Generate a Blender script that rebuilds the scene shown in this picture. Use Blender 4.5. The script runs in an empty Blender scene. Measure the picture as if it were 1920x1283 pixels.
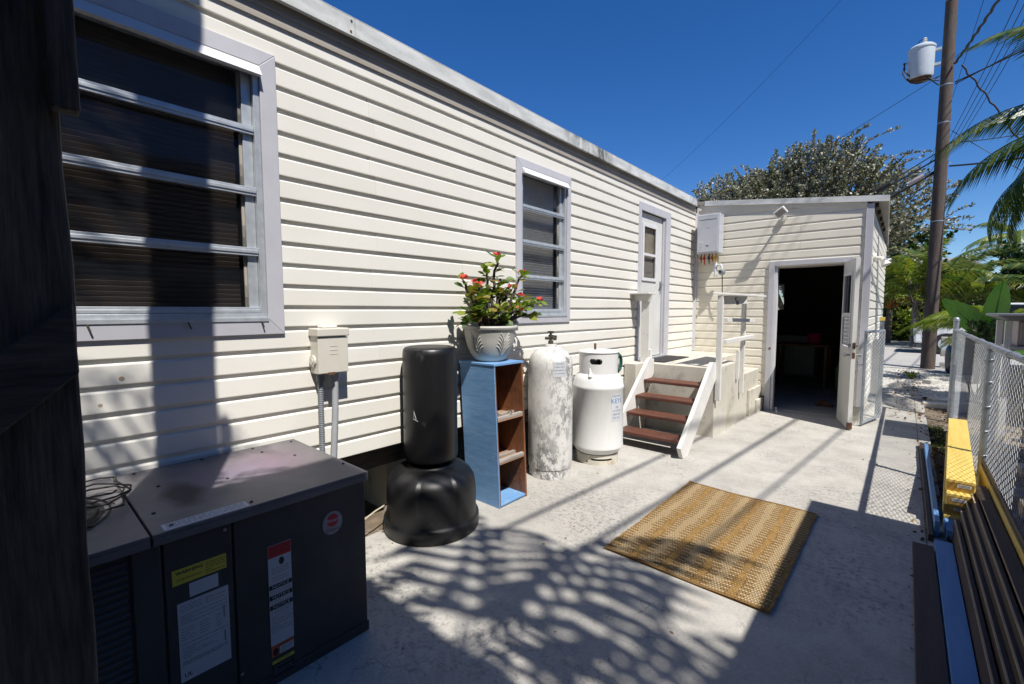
import bpy, bmesh, math, random
from mathutils import Vector, Matrix
R = math.radians
random.seed(7)
scene = bpy.context.scene

# ------------------------------------------------------------------ camera
cam_d = bpy.data.cameras.new("camera"); cam = bpy.data.objects.new("camera", cam_d)
scene.collection.objects.link(cam); scene.camera = cam
cam_d.sensor_width = 36.0; cam_d.lens = 841.385 / 1920 * 36.0
cam_d.clip_start = 0.02; cam_d.clip_end = 3000
_y, _p = -0.720029, -0.0716667
_f = Vector((math.sin(_y) * math.cos(_p), math.cos(_y) * math.cos(_p), math.sin(_p)))
_r = Vector((math.cos(_y), -math.sin(_y), 0)); _u = _r.cross(_f)
cam.matrix_world = Matrix(((_r.x, _u.x, -_f.x, 0), (_r.y, _u.y, -_f.y, 0), (_r.z, _u.z, -_f.z, 1.5), (0, 0, 0, 1)))

# ------------------------------------------------------------------ world, sun, exposure
SUN = Vector((1.0, -0.45, 1.73)).normalized()          # towards the sun
world = bpy.data.worlds.new("World"); scene.world = world; world.use_nodes = True
wn = world.node_tree.nodes; wl = world.node_tree.links; wn.clear()
sky = wn.new("ShaderNodeTexSky"); sky.sky_type = 'NISHITA'; sky.sun_disc = False
sky.sun_elevation = math.asin(SUN.z); sky.sun_rotation = math.atan2(SUN.x, SUN.y)
sky.altitude = 0; sky.air_density = 0.9; sky.dust_density = 0.05; sky.ozone_density = 5.0
hs = wn.new("ShaderNodeHueSaturation"); hs.inputs['Hue'].default_value = 0.509; hs.inputs['Saturation'].default_value = 1.28; hs.inputs['Value'].default_value = 1.08
bg = wn.new("ShaderNodeBackground"); bg.inputs['Strength'].default_value = 0.085
wo = wn.new("ShaderNodeOutputWorld")
wl.new(sky.outputs[0], hs.inputs['Color']); wl.new(hs.outputs[0], bg.inputs[0]); wl.new(bg.outputs[0], wo.inputs[0])
sd = bpy.data.lights.new("sun", 'SUN'); sd.energy = 5.0; sd.angle = R(0.53); sd.color = (1.0, 0.955, 0.88)
sun = bpy.data.objects.new("sun", sd); scene.collection.objects.link(sun); sun.location = (6, -3, 12)
sun.rotation_euler = SUN.to_track_quat('Z', 'Y').to_euler()
scene.view_settings.view_transform = 'Standard'; scene.view_settings.look = 'None'
scene.view_settings.gamma = 1; scene.view_settings.exposure = 0.50
scene.view_settings.use_curve_mapping = False

# ------------------------------------------------------------------ materials
MATS = {}
PALE = ('siding_vinyl', 'siding_cream', 'concrete_slab', 'concrete_stained', 'cylinder_white', 'cylinder_old', 'peeling_white', 'door_paint', 'trim_white', 'trim_grey', 'fascia_paint', 'box_enamel', 'pot_white', 'gravel_ground', 'road_surface', 'heater_enamel', 'blue_ply', 'aluminium')   # pale albedos lowered to cut bounced light and deepen shade
class NT:
    def __init__(s, name):
        s.m = bpy.data.materials.new(name); s.m.use_nodes = True
        s.n = s.m.node_tree.nodes; s.l = s.m.node_tree.links
        s.b = s.n['Principled BSDF']; s.tc = s.n.new('ShaderNodeTexCoord')
        MATS[name] = s.m
    def N(s, t, ins=None, **kw):
        nd = s.n.new(t)
        for k, v in kw.items(): setattr(nd, k, v)
        for k, v in (ins or {}).items():
            if hasattr(v, 'is_output'): s.l.new(v, nd.inputs[k])
            else: nd.inputs[k].default_value = v
        return nd
    def co(s, scale=(1, 1, 1), which='Object', rot=(0, 0, 0)):
        mp = s.N('ShaderNodeMapping', {'Vector': s.tc.outputs[which], 'Scale': scale, 'Rotation': rot}); return mp.outputs[0]
    def noise(s, scale, detail=4, vec=None, rough=0.6, dist=0.0):
        return s.N('ShaderNodeTexNoise', {'Vector': vec or s.co(), 'Scale': scale, 'Detail': detail, 'Roughness': rough, 'Distortion': dist}).outputs[0]
    def ramp(s, fac, stops, interp='LINEAR'):
        r = s.N('ShaderNodeValToRGB', {'Fac': fac}); e = r.color_ramp.elements; r.color_ramp.interpolation = interp
        while len(e) < len(stops): e.new(0.5)
        for i, (p, c) in enumerate(stops):
            e[i].position = p; e[i].color = (c[0], c[1], c[2], 1) if not isinstance(c, (int, float)) else (c, c, c, 1)
        return r.outputs[0]
    def mix(s, fac, a, b, mode='MIX'):
        m = s.N('ShaderNodeMix', data_type='RGBA', blend_type=mode)
        for i, v in ((0, fac), (6, a), (7, b)):
            if hasattr(v, 'is_output'): s.l.new(v, m.inputs[i])
            elif i == 0: m.inputs[0].default_value = v
            else: m.inputs[i].default_value = (v[0], v[1], v[2], 1)
        return m.outputs[2]
    def math(s, op, a, b=0.0, c=None):
        m = s.N('ShaderNodeMath', operation=op)
        for i, v in ((0, a), (1, b)) + (((2, c),) if c is not None else ()):
            if hasattr(v, 'is_output'): s.l.new(v, m.inputs[i])
            else: m.inputs[i].default_value = v
        return m.outputs[0]
    def col(s, c):
        if s.m.name in PALE:
            c = s.mix(1.0, c, (.86, .86, .86), 'MULTIPLY')
        if hasattr(c, 'is_output'): s.l.new(c, s.b.inputs['Base Color'])
        else: s.b.inputs['Base Color'].default_value = (c[0], c[1], c[2], 1)
    def set(s, rough=0.6, metal=0.0, spec=0.5, **kw):
        for k, v in (('Roughness', rough), ('Metallic', metal), ('Specular IOR Level', spec)):
            if hasattr(v, 'is_output'): s.l.new(v, s.b.inputs[k])
            else: s.b.inputs[k].default_value = v
        for k, v in kw.items(): s.b.inputs[k].default_value = v
    def bump(s, h, strength=0.3, dist=0.01, prev=None):
        b = s.N('ShaderNodeBump', {'Height': h, 'Strength': strength, 'Distance': dist})
        if prev is not None: s.l.new(prev, b.inputs['Normal'])
        s.l.new(b.outputs[0], s.b.inputs['Normal']); return b.outputs[0]
    def island(s):
        g = s.N('ShaderNodeNewGeometry'); return g.outputs['Random Per Island']
    def objrand(s):
        return s.N('ShaderNodeObjectInfo').outputs['Random']

def simple(name, c, rough=0.6, metal=0.0, var=0.15, scale=8, bump=0.0, bscale=60, spec=0.5, dark=None, dthr=0.6, dscale=3, vec=(1, 1, 1), objv=0.0):
    t = NT(name)
    n = t.noise(scale, 5, t.co(vec))
    lo = [x * (1 - var) for x in c]; hi = [min(1, x * (1 + var)) for x in c]
    k = t.ramp(n, [(0.3, lo), (0.7, hi)])
    if dark is not None:
        d = t.ramp(t.noise(dscale, 8, t.co(vec), 0.7), [(dthr, 0.0), (min(0.99, dthr + 0.12), 1.0)])
        k = t.mix(d, k, dark)
    if objv:
        k = t.mix(1.0, k, t.ramp(t.objrand(), [(0, 1 - objv), (1, 1.0)]), 'MULTIPLY')
    t.col(k); t.set(rough, metal, spec)
    if bump: t.bump(t.noise(bscale, 4, t.co(vec)), bump, 0.005)
    return t.m

def wood(name, c1, c2, axis=1, rough=0.75, scale=14, bump=0.4, stain=None):
    t = NT(name); sc = [12, 12, 12]; sc[axis] = 0.9
    v = t.co(sc); n = t.noise(scale / 6, 6, v, 0.7, 0.6)
    w = t.noise(scale, 3, v)
    k = t.ramp(t.mix(0.4, n, w), [(0.32, c1), (0.62, c2)])
    k = t.mix(1.0, k, t.ramp(t.objrand(), [(0, 0.75), (1, 1.0)]), 'MULTIPLY')
    if stain:
        k = t.mix(t.ramp(t.noise(4, 8, t.co(), 0.75), [(0.5, 0), (0.66, 1)]), k, stain)
    t.col(k); t.set(rough); t.bump(t.mix(0.5, n, w), bump, 0.006); return t.m

# vinyl siding: cream-white, faint wood grain, a little dirt
t = NT('siding_vinyl')
n = t.noise(1.2, 6, t.co((1, 1, 2))); k = t.ramp(n, [(0.3, (0.80, 0.772, 0.70)), (0.7, (0.86, 0.842, 0.78))])
g = t.noise(10, 4, t.co((2, 2, 40))); k = t.mix(t.ramp(g, [(0.3, 0.06), (0.7, 0.0)]), k, (0.45, 0.42, 0.36))
sp = t.ramp(t.noise(9, 8, t.co((1, 1, 2.4)), 0.8), [(0.70, 0), (0.80, 0.5)]); k = t.mix(sp, k, (0.42, 0.36, 0.25))
k = t.mix(1.0, k, t.ramp(t.objrand(), [(0, 0.955), (1, 1.0)]), 'MULTIPLY')
t.col(k); t.set(0.45, 0, 0.35); b0 = t.bump(g, 0.12, 0.002); t.bump(t.noise(0.9, 2), 0.25, 0.03, b0)
simple('siding_cream', (0.83, 0.785, 0.67), 0.5, var=0.05, scale=2, dark=(0.5, 0.42, 0.27), dthr=0.70, dscale=4, objv=0.04)
# fascia: white painted metal with mildew streaks
t = NT('fascia_paint')
k = t.ramp(t.noise(3, 6, t.co((1, 1, 4))), [(0.35, (0.52, 0.54, 0.53)), (0.6, (0.72, 0.73, 0.72))])
mm = t.math('MULTIPLY', t.ramp(t.noise(1.1, 3, t.co((0.2, 1, 0.2))), [(0.56, 0), (0.66, 1)]), t.ramp(t.noise(9, 8, t.co((1, 1, 0.4)), 0.8), [(0.42, 0), (0.6, 1)]))
k = t.mix(mm, k, (0.10, 0.11, 0.09))
k = t.mix(t.ramp(t.noise(2.2, 6, t.co((0.2, 1, 0.35)), 0.8), [(0.52, 0), (0.75, 0.55)]), k, (0.25, 0.27, 0.24))
t.col(k); t.set(0.55)
simple('soffit_tan', (0.33, 0.30, 0.26), 0.6, var=0.12, scale=3)
simple('trim_grey', (0.52, 0.52, 0.56), 0.42, var=0.06, scale=5, dark=(0.25, 0.24, 0.25), dthr=0.72)
simple('trim_white', (0.70, 0.70, 0.72), 0.45, var=0.05, scale=5, dark=(0.35, 0.33, 0.3), dthr=0.72)
simple('aluminium', (0.62, 0.66, 0.70), 0.38, 0.55, 0.14, 16, 0.15, 60, dark=(0.35, 0.4, 0.44), dthr=0.62, dscale=9)
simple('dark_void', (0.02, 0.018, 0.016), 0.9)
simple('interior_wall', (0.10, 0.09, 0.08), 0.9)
t = NT('window_glass'); t.col((0.012, 0.014, 0.018)); t.set(0.05, 0, 0.5); t.b.inputs['Transmission Weight'].default_value = 0.0
t.b.inputs['Alpha'].default_value = 0.24; t.bump(t.noise(1.6, 2), 0.12, 0.02)
simple('blind_slat', (0.12, 0.09, 0.07), 0.6, var=0.1)
simple('blind_slat_pale', (0.72, 0.72, 0.73), 0.6, var=0.1)
# door paint
t = NT('door_paint')
k = t.ramp(t.noise(2, 4), [(0.3, (0.62, 0.62, 0.60)), (0.7, (0.72, 0.72, 0.70))])
k = t.mix(t.ramp(t.noise(7, 8, t.co((3, 3, 0.5)), 0.8), [(0.56, 0), (0.72, 0.5)]), k, (0.36, 0.35, 0.33))
t.col(k); t.set(0.5); t.bump(t.noise(30, 3, t.co((3, 3, 0.6))), 0.1, 0.002)
# peeling white paint on timber
t = NT('peeling_white')
k = t.ramp(t.noise(6, 4), [(0.3, (0.66, 0.65, 0.62)), (0.7, (0.78, 0.77, 0.74))])
pe = t.ramp(t.noise(14, 9, t.co((2, 0.6, 0.6)), 0.8), [(0.62, 0), (0.66, 1)])
k = t.mix(pe, k, (0.22, 0.19, 0.15)); t.col(k); t.set(0.65); t.bump(pe, -0.5, 0.004)
# concrete slab
t = NT('concrete_slab')
big = t.noise(0.55, 5, None, 0.6); mid = t.noise(3.2, 8, None, 0.75); fine = t.noise(60, 6, None, 0.8)
k = t.ramp(big, [(0.3, (0.44, 0.42, 0.385)), (0.7, (0.57, 0.55, 0.505))])
k = t.mix(t.ramp(mid, [(0.42, 0), (0.70, 0.6)]), k, (0.31, 0.30, 0.28))
patch = t.math('MULTIPLY', t.ramp(t.noise(0.9, 4, t.co(rot=(0, 0, 0.4))), [(0.48, 0), (0.62, 1)]), t.ramp(t.noise(26, 9, None, 0.85), [(0.50, 0), (0.58, 1)]))
k = t.mix(t.math('MULTIPLY', patch, 0.68), k, (0.12, 0.12, 0.115))
bs = t.N('ShaderNodeMapping', {'Vector': t.co(), 'Location': (.55, -4.75 * 1.9, 0), 'Scale': (.45, 1.9, 1), 'Rotation': (0, 0, R(9))}).outputs[0]
bl_ = t.ramp(t.N('ShaderNodeVectorMath', {0: bs}, operation='LENGTH').outputs['Value'], [(0.15, 1), (0.95, 0)])
k = t.mix(t.math('MULTIPLY', bl_, t.ramp(t.noise(34, 8, None, 0.8), [(0.45, 0), (0.56, 0.8)])), k, (0.13, 0.13, 0.125))
grit = t.ramp(t.noise(95, 3, None, 0.6), [(0.30, 1), (0.36, 0)]); k = t.mix(t.math('MULTIPLY', grit, 0.55), k, (0.14, 0.135, 0.12))
warp = t.N('ShaderNodeVectorMath', {0: t.co(), 1: t.N('ShaderNodeTexNoise', {'Vector': t.co(), 'Scale': 3.0, 'Detail': 6}).outputs['Color']}, operation='ADD').outputs[0]
vor = t.N('ShaderNodeTexVoronoi', {'Vector': warp, 'Scale': 1.15}, feature='DISTANCE_TO_EDGE').outputs['Distance']
crk = t.math('MULTIPLY', t.ramp(vor, [(0.0, 1), (0.008, 0)]), t.ramp(t.noise(1.7, 3), [(0.5, 0), (0.58, 1)]))
vor2 = t.N('ShaderNodeTexVoronoi', {'Vector': warp, 'Scale': 17.0}, feature='DISTANCE_TO_EDGE').outputs['Distance']
crk2 = t.math('MULTIPLY', t.ramp(vor2, [(0.0, 1), (0.07, 0)]), t.ramp(t.noise(2.1, 6, t.co((1.3, 1, 1), rot=(0, 0, 1))), [(0.53, 0), (0.6, 1)]))
k = t.mix(t.math('MULTIPLY', crk, 0.45), k, (0.10, 0.098, 0.09)); k = t.mix(t.math('MULTIPLY', crk2, 0.35), k, (0.16, 0.16, 0.155))
rust = t.ramp(t.noise(1.5, 5, t.co(rot=(0, 0, 2))), [(0.66, 0), (0.74, 0.35)]); k = t.mix(rust, k, (0.55, 0.42, 0.24))
spk = t.ramp(fine, [(0.3, 0.80), (0.6, 1.0)]); k = t.mix(1.0, k, spk, 'MULTIPLY')
t.col(k); t.set(0.95, 0, 0.08)
hh = t.math('ADD', t.math('MULTIPLY', fine, 0.5), t.math('MULTIPLY', mid, 0.8)); t.bump(hh, 0.4, 0.006)
# stained concrete platform
t = NT('concrete_stained')
k = t.ramp(t.noise(2.5, 5), [(0.3, (0.52, 0.49, 0.42)), (0.7, (0.64, 0.61, 0.54))])
st = t.ramp(t.noise(2.6, 8, t.co((1.7, 1.1, 0.9)), 0.75), [(0.54, 0), (0.72, 0.75)]); k = t.mix(st, k, (0.17, 0.155, 0.13))
ye = t.ramp(t.noise(3.3, 5, t.co((1, 1, 0.5), rot=(1, 0, 0))), [(0.6, 0), (0.75, 0.45)]); k = t.mix(ye, k, (0.46, 0.36, 0.18))
t.col(k); t.set(0.85, 0, 0.2); t.bump(t.noise(30, 5), 0.3, 0.004)
simple('road_surface', (0.40, 0.39, 0.37), 0.9, var=0.12, scale=2, bump=0.3, bscale=90)
t = NT('gravel_ground')
v = t.N('ShaderNodeTexVoronoi', {'Vector': t.co(), 'Scale': 26.0}); k = t.ramp(v.outputs['Color'], [(0.1, (0.20, 0.19, 0.17)), (0.5, (0.42, 0.40, 0.37)), (0.9, (0.62, 0.61, 0.58))])
k = t.mix(t.ramp(t.noise(0.8, 6), [(0.5, 0), (0.7, 0.5)]), k, (0.2, 0.16, 0.11)); t.col(k); t.set(0.9)
t.bump(v.outputs['Distance'], -0.8, 0.02)
simple('soil', (0.13, 0.10, 0.07), 0.95, var=0.4, scale=9, bump=0.6, bscale=30, dark=(0.30, 0.28, 0.25), dthr=0.55, dscale=7)
simple('stone_pale', (0.52, 0.50, 0.46), 0.9, var=0.2, scale=12, bump=0.4, objv=0.3)
wood('weathered_post', (0.022, 0.018, 0.015), (0.15, 0.115, 0.088), 2, 0.85, 10, 0.9)
wood('weathered_brace', (0.022, 0.018, 0.016), (0.12, 0.095, 0.078), 1, 0.85, 10, 0.9)
wood('tread_red', (0.055, 0.021, 0.014), (0.17, 0.058, 0.032), 0, 0.6, 12, 0.5, stain=(0.05, 0.03, 0.025))
wood('pole_wood', (0.026, 0.021, 0.018), (0.105, 0.08, 0.066), 2, 0.85, 10, 0.9, stain=(0.085, 0.045, 0.028))
wood('yellow_timber', (0.62, 0.42, 0.08), (0.80, 0.60, 0.17), 1, 0.6, 10, 0.2)
wood('brown_plank', (0.026, 0.016, 0.013), (0.055, 0.034, 0.027), 1, 0.65, 12, 0.4)
simple('plank_edge', (0.36, 0.27, 0.18), 0.8)
simple('yellow_dark', (0.30, 0.17, 0.03), 0.7, var=0.2)
t = NT('blue_board'); nn = t.noise(1.5, 7, t.co((9, 0.8, 9)), 0.7)
k = t.ramp(nn, [(0.3, (0.07, 0.18, 0.38)), (0.7, (0.12, 0.26, 0.50))])
k = t.mix(t.ramp(t.noise(6, 8, None, 0.8), [(0.66, 0), (0.7, 1)]), k, (0.25, 0.22, 0.17)); t.col(k); t.set(0.55)
t = NT('blue_ply')
gr = t.noise(2.2, 7, t.co((1.6, 1.6, 9)), 0.75, 0.8)
k = t.ramp(gr, [(0.30, (0.12, 0.27, 0.52)), (0.7, (0.21, 0.41, 0.70))])
k = t.mix(t.ramp(t.noise(5, 9, t.co((2, 2, 14)), 0.8), [(0.57, 0), (0.62, 0.8)]), k, (0.40, 0.45, 0.50))
k = t.mix(t.ramp(t.noise(3, 9, t.co((2, 2, 9)), 0.8), [(0.66, 0), (0.70, 0.8)]), k, (0.23, 0.19, 0.15))
t.col(k); t.set(0.7); t.bump(gr, 0.4, 0.004)
wood('varnished_ply', (0.13, 0.045, 0.02), (0.30, 0.12, 0.05), 2, 0.55, 8, 0.2, stain=(0.07, 0.03, 0.02))
wood('grey_edging', (0.20, 0.18, 0.16), (0.42, 0.38, 0.34), 1, 0.8, 12, 0.4)
wood('ply_brown_top', (0.22, 0.12, 0.07), (0.42, 0.26, 0.17), 1, 0.7, 12, 0.3)
simple('black_plastic', (0.011, 0.011, 0.012), 0.42, var=0.2, scale=6, bump=0.15, bscale=180, dark=(0.035, 0.034, 0.033), dthr=0.6)
simple('black_foam', (0.007, 0.007, 0.008), 0.38, var=0.25, scale=5, bump=0.35, bscale=7, dark=(0.05, 0.048, 0.045), dthr=0.60, dscale=9, vec=(1, 1, .5))
simple('black_metal', (0.02, 0.02, 0.022), 0.4, 0.3)
simple('white_plastic', (0.72, 0.71, 0.66), 0.4, var=0.04)
simple('box_enamel', (0.66, 0.63, 0.55), 0.45, var=0.05, scale=4, dark=(0.36, 0.25, 0.14), dthr=0.74, dscale=8)
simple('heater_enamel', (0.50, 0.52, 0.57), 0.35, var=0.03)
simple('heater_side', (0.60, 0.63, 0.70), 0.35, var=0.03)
simple('grey_conduit', (0.35, 0.36, 0.38), 0.5, var=0.1); simple('flex_conduit', (0.16, 0.17, 0.19), 0.5, var=0.1)
simple('copper', (0.4, 0.16, 0.07), 0.4, 0.8); simple('red_valve', (0.45, 0.03, 0.02), 0.4); simple('yellow_valve', (0.6, 0.32, 0.02), 0.4)
simple('rust', (0.11, 0.05, 0.028), 0.9, var=0.4, scale=20, bump=0.4); simple('brass_dark', (0.10, 0.09, 0.07), 0.5, 0.6, 0.3)
# AC sheet metal
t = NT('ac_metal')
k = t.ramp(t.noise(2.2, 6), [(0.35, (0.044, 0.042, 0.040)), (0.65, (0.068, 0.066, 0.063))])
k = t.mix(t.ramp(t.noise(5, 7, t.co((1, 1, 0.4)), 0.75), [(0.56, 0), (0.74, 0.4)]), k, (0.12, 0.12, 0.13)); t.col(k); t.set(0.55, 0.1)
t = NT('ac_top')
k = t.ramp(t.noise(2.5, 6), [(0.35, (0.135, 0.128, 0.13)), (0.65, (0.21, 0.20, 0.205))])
def blob(t, c, r0, r1, sq=(1, 1, 1)):
    mp = t.N('ShaderNodeMapping', {'Vector': t.tc.outputs['Object'], 'Location': (-c[0] * sq[0] - .06, -c[1] * sq[1] - .06, -c[2] * sq[2] - .06), 'Scale': sq})
    wv = t.N('ShaderNodeVectorMath', {0: mp.outputs[0], 1: t.N('ShaderNodeVectorMath', {0: t.N('ShaderNodeTexNoise', {'Vector': t.co(), 'Scale': 9.0, 'Detail': 6}).outputs['Color'], 1: (0.12, 0.12, 0.12)}, operation='MULTIPLY').outputs[0]}, operation='ADD').outputs[0]
    l = t.N('ShaderNodeVectorMath', {0: wv}, operation='LENGTH').outputs['Value']
    return t.ramp(l, [(r0, 1), (r1, 0)])
k = t.mix(t.math('MULTIPLY', blob(t, (-0.03, 0.48, 0.76), 0.02, 0.24, (0.7, 1, 1)), 0.35), k, (0.34, 0.17, 0.28))
k = t.mix(t.math('MULTIPLY', blob(t, (0.02, 0.30, 0.76), 0.02, 0.2, (1, 0.7, 1)), 0.5), k, (0.30, 0.24, 0.34))
k = t.mix(t.math('MULTIPLY', blob(t, (0.12, 0.10, 0.76), 0.06, 0.12, (0.62, 1.5, 1)), 0.85), k, (0.035, 0.028, 0.028))
k = t.mix(t.ramp(t.noise(14, 8, None, 0.8), [(0.6, 0), (0.68, 0.35)]), k, (0.08, 0.075, 0.07))
t.col(k); t.set(0.5, 0.25); t.bump(t.noise(6, 3), 0.08, 0.01)
simple('label_white', (0.52, 0.54, 0.58), 0.5, var=0.05); simple('label_yellow', (0.62, 0.52, 0.06), 0.5, var=0.05)
simple('label_red', (0.48, 0.03, 0.04), 0.5, var=0.05); simple('label_orange', (0.6, 0.13, 0.05), 0.5, var=0.05)
simple('ink', (0.02, 0.02, 0.022), 0.6); simple('ink_grey', (0.22, 0.23, 0.25), 0.6); simple('ink_blue', (0.1, 0.2, 0.4), 0.6)
# gas cylinders
t = NT('cylinder_old')
k = t.ramp(t.noise(3, 5), [(0.3, (0.60, 0.59, 0.56)), (0.7, (0.74, 0.73, 0.71))])
pe = t.ramp(t.noise(9, 10, t.co((1.4, 1.4, 0.75)), 0.82), [(0.49, 0), (0.52, 1)])
area = t.ramp(t.noise(1.8, 4, t.co((1, 1, 0.6))), [(0.38, 0.15), (0.58, 1)])
k = t.mix(t.math('MULTIPLY', pe, area), k, t.ramp(t.noise(20, 4), [(0.3, (0.17, 0.17, 0.17)), (0.7, (0.33, 0.33, 0.325))]))
k = t.mix(t.ramp(t.noise(5, 9, None, 0.85), [(0.68, 0), (0.72, 0.7)]), k, (0.35, 0.3, 0.2))
t.col(k); t.set(0.6); t.bump(pe, -0.3, 0.003)
simple('cylinder_white', (0.74, 0.74, 0.73), 0.4, var=0.05, dark=(0.42, 0.30, 0.18), dthr=0.67, dscale=6, vec=(1, 1, .45))
simple('cylinder_foot', (0.50, 0.47, 0.40), 0.55, var=0.15, dark=(0.25, 0.16, 0.08), dthr=0.6, dscale=7)
simple('green_hose', (0.015, 0.08, 0.065), 0.4)
simple('galvanised', (0.29, 0.32, 0.35), 0.45, 0.5, 0.2, 12, 0.1, 60, dark=(0.2, 0.22, 0.25), dthr=0.6)
simple('wire_mesh', (0.36, 0.38, 0.40), 0.45, 0.5, 0.2, 20)
simple('black_cable', (0.015, 0.015, 0.016), 0.6)
simple('mat_black', (0.02, 0.02, 0.022), 0.9, bump=0.5, bscale=120)
# rug
t = NT('jute_rug')
sx = t.N('ShaderNodeSeparateXYZ', {'Vector': t.tc.outputs['Object']})
X, Y = sx.outputs[0], sx.outputs[1]
row = t.math('FLOOR', t.math('DIVIDE', Y, 0.0185))
wn1 = t.N('ShaderNodeTexWhiteNoise', {'W': row}, noise_dimensions='1D').outputs[0]
alt = t.math('MODULO', t.math('ABSOLUTE', row), 2.0)
drift = t.math('MULTIPLY', t.math('SUBTRACT', t.noise(1.3, 3, t.co((0.3, 1, 1))), 0.5), 0.10)
band = t.math('ABSOLUTE', t.math('SUBTRACT', t.math('FRACT', t.math('DIVIDE', t.math('ADD', X, drift), 0.188)), 0.5))   # 0 centre .. .5 edge
base = t.math('ADD', t.math('MULTIPLY', wn1, 0.05), 0.07)
lim = t.math('ADD', t.math('MULTIPLY', alt, 0.25), t.math('ADD', base, t.math('MULTIPLY', wn1, 0.06)))
orange = t.math('LESS_THAN', band, base); tooth = t.math('LESS_THAN', band, lim)
stit = t.math('GREATER_THAN', t.math('FRACT', t.math('ADD', t.math('DIVIDE', X, 0.016), t.math('MULTIPLY', row, 0.5))), 0.30)
light = t.mix(stit, (0.56, 0.38, 0.18), (0.80, 0.64, 0.40))
ora = t.mix(t.ramp(t.noise(40, 4), [(0.35, 0), (0.65, 1)]), (0.55, 0.33, 0.12), (0.75, 0.50, 0.20))
edge = t.math('GREATER_THAN', t.math('ABSOLUTE', Y), 0.705)
k = t.mix(tooth, light, t.mix(stit, (0.30, 0.17, 0.06), (0.56, 0.36, 0.15))); k = t.mix(orange, k, ora); k = t.mix(t.math('MULTIPLY', t.math('LESS_THAN', t.math('FRACT', t.math('DIVIDE', Y, 0.0185)), 0.22), 0.55), k, (0.12, 0.07, 0.03))
k = t.mix(edge, k, (0.42, 0.25, 0.10)); t.col(k); t.set(0.95, 0, 0.1)
wy = t.math('SINE', t.math('MULTIPLY', Y, 502.6)); wx = t.math('SINE', t.math('ADD', t.math('MULTIPLY', X, 392), t.math('MULTIPLY', row, 3.14)))
t.bump(t.math('ADD', t.math('MULTIPLY', wy, wy), t.math('MULTIPLY', wx, 0.5)), 0.8, 0.004)

def leafmat(name, cols, rough=0.5, trans=0.3, per='island', bump=0.0):
    t = NT(name); r = t.island() if per == 'island' else t.objrand()
    k = t.ramp(r, [(i / max(1, len(cols) - 1), c) for i, c in enumerate(cols)]); t.col(k); t.set(rough, 0, 0.4)
    if trans:
        tr = t.N('ShaderNodeBsdfTranslucent', {}); t.l.new(t.mix(1.0, k, (1.6, 1.7, 0.7), 'MULTIPLY'), tr.inputs['Color'])
        mx = t.N('ShaderNodeMixShader', {0: trans}); t.l.new(t.b.outputs[0], mx.inputs[1]); t.l.new(tr.outputs[0], mx.inputs[2])
        t.l.new(mx.outputs[0], t.n['Material Output'].inputs['Surface'])
    return t.m
leafmat('leaf_green', [(0.04, 0.09, 0.012), (0.10, 0.18, 0.02), (0.16, 0.23, 0.03), (0.22, 0.24, 0.04), (0.24, 0.13, 0.04)], 0.45, 0.25, 'obj')
leafmat('leaf_silver', [(0.055, 0.07, 0.03), (0.11, 0.125, 0.06), (0.19, 0.20, 0.13), (0.28, 0.29, 0.22), (0.44, 0.44, 0.38), (0.19, 0.12, 0.05)], 0.5, 0.1)
leafmat('leaf_palm', [(0.018, 0.045, 0.008), (0.04, 0.08, 0.012), (0.08, 0.12, 0.02), (0.15, 0.15, 0.03)], 0.38, 0.22)
leafmat('leaf_areca', [(0.025, 0.06, 0.01), (0.06, 0.11, 0.015), (0.15, 0.18, 0.025), (0.20, 0.18, 0.03), (0.05, 0.09, 0.012)], 0.4, 0.35)
leafmat('leaf_yellowgreen', [(0.07, 0.13, 0.01), (0.13, 0.19, 0.02), (0.24, 0.26, 0.03), (0.05, 0.10, 0.01)], 0.4, 0.35)
leafmat('leaf_bronze', [(0.14, 0.12, 0.02), (0.18, 0.09, 0.02), (0.10, 0.12, 0.02), (0.22, 0.17, 0.03)], 0.45, 0.3)
leafmat('leaf_dark', [(0.015, 0.035, 0.008), (0.03, 0.07, 0.012), (0.06, 0.11, 0.02)], 0.5, 0.2)
leafmat('leaf_litter', [(0.20, 0.13, 0.07), (0.10, 0.06, 0.03), (0.32, 0.24, 0.15), (0.15, 0.07, 0.035)], 0.8, 0.0)
t = NT('banana_leaf'); k = t.ramp(t.noise(5, 3, t.co((1, 12, 1))), [(0.35, (0.045, 0.15, 0.02)), (0.65, (0.09, 0.22, 0.03))]); t.col(k); t.set(0.35)
tr = t.N('ShaderNodeBsdfTranslucent', {'Color': (0.18, 0.42, 0.03, 1)}); mx = t.N('ShaderNodeMixShader', {0: 0.35}); t.l.new(t.b.outputs[0], mx.inputs[1]); t.l.new(tr.outputs[0], mx.inputs[2]); t.l.new(mx.outputs[0], t.n['Material Output'].inputs['Surface'])
t.bump(t.noise(8, 2, t.co((1, 16, 1))), 0.3, 0.01)
simple('flower_red', (0.60, 0.05, 0.035), 0.5, var=0.25, scale=30)
simple('thorn_stem', (0.045, 0.034, 0.026), 0.9, var=0.5, scale=40, bump=0.8, bscale=90)
simple('bark', (0.13, 0.10, 0.075), 0.9, var=0.4, scale=10, bump=0.7, bscale=14)
simple('palm_trunk', (0.20, 0.17, 0.14), 0.9, var=0.3, scale=6, bump=0.7, bscale=14)
t = NT('pot_white'); k = t.ramp(t.noise(4, 6), [(0.3, (0.42, 0.42, 0.38)), (0.7, (0.64, 0.63, 0.58))])
k = t.mix(t.ramp(t.noise(16, 9, None, 0.8), [(0.60, 0), (0.66, 0.6)]), k, (0.18, 0.2, 0.17)); t.col(k); t.set(0.55); t.bump(t.noise(30, 5), 0.15, 0.003)
simple('potting_soil', (0.04, 0.028, 0.02), 0.95, bump=0.6)
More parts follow.
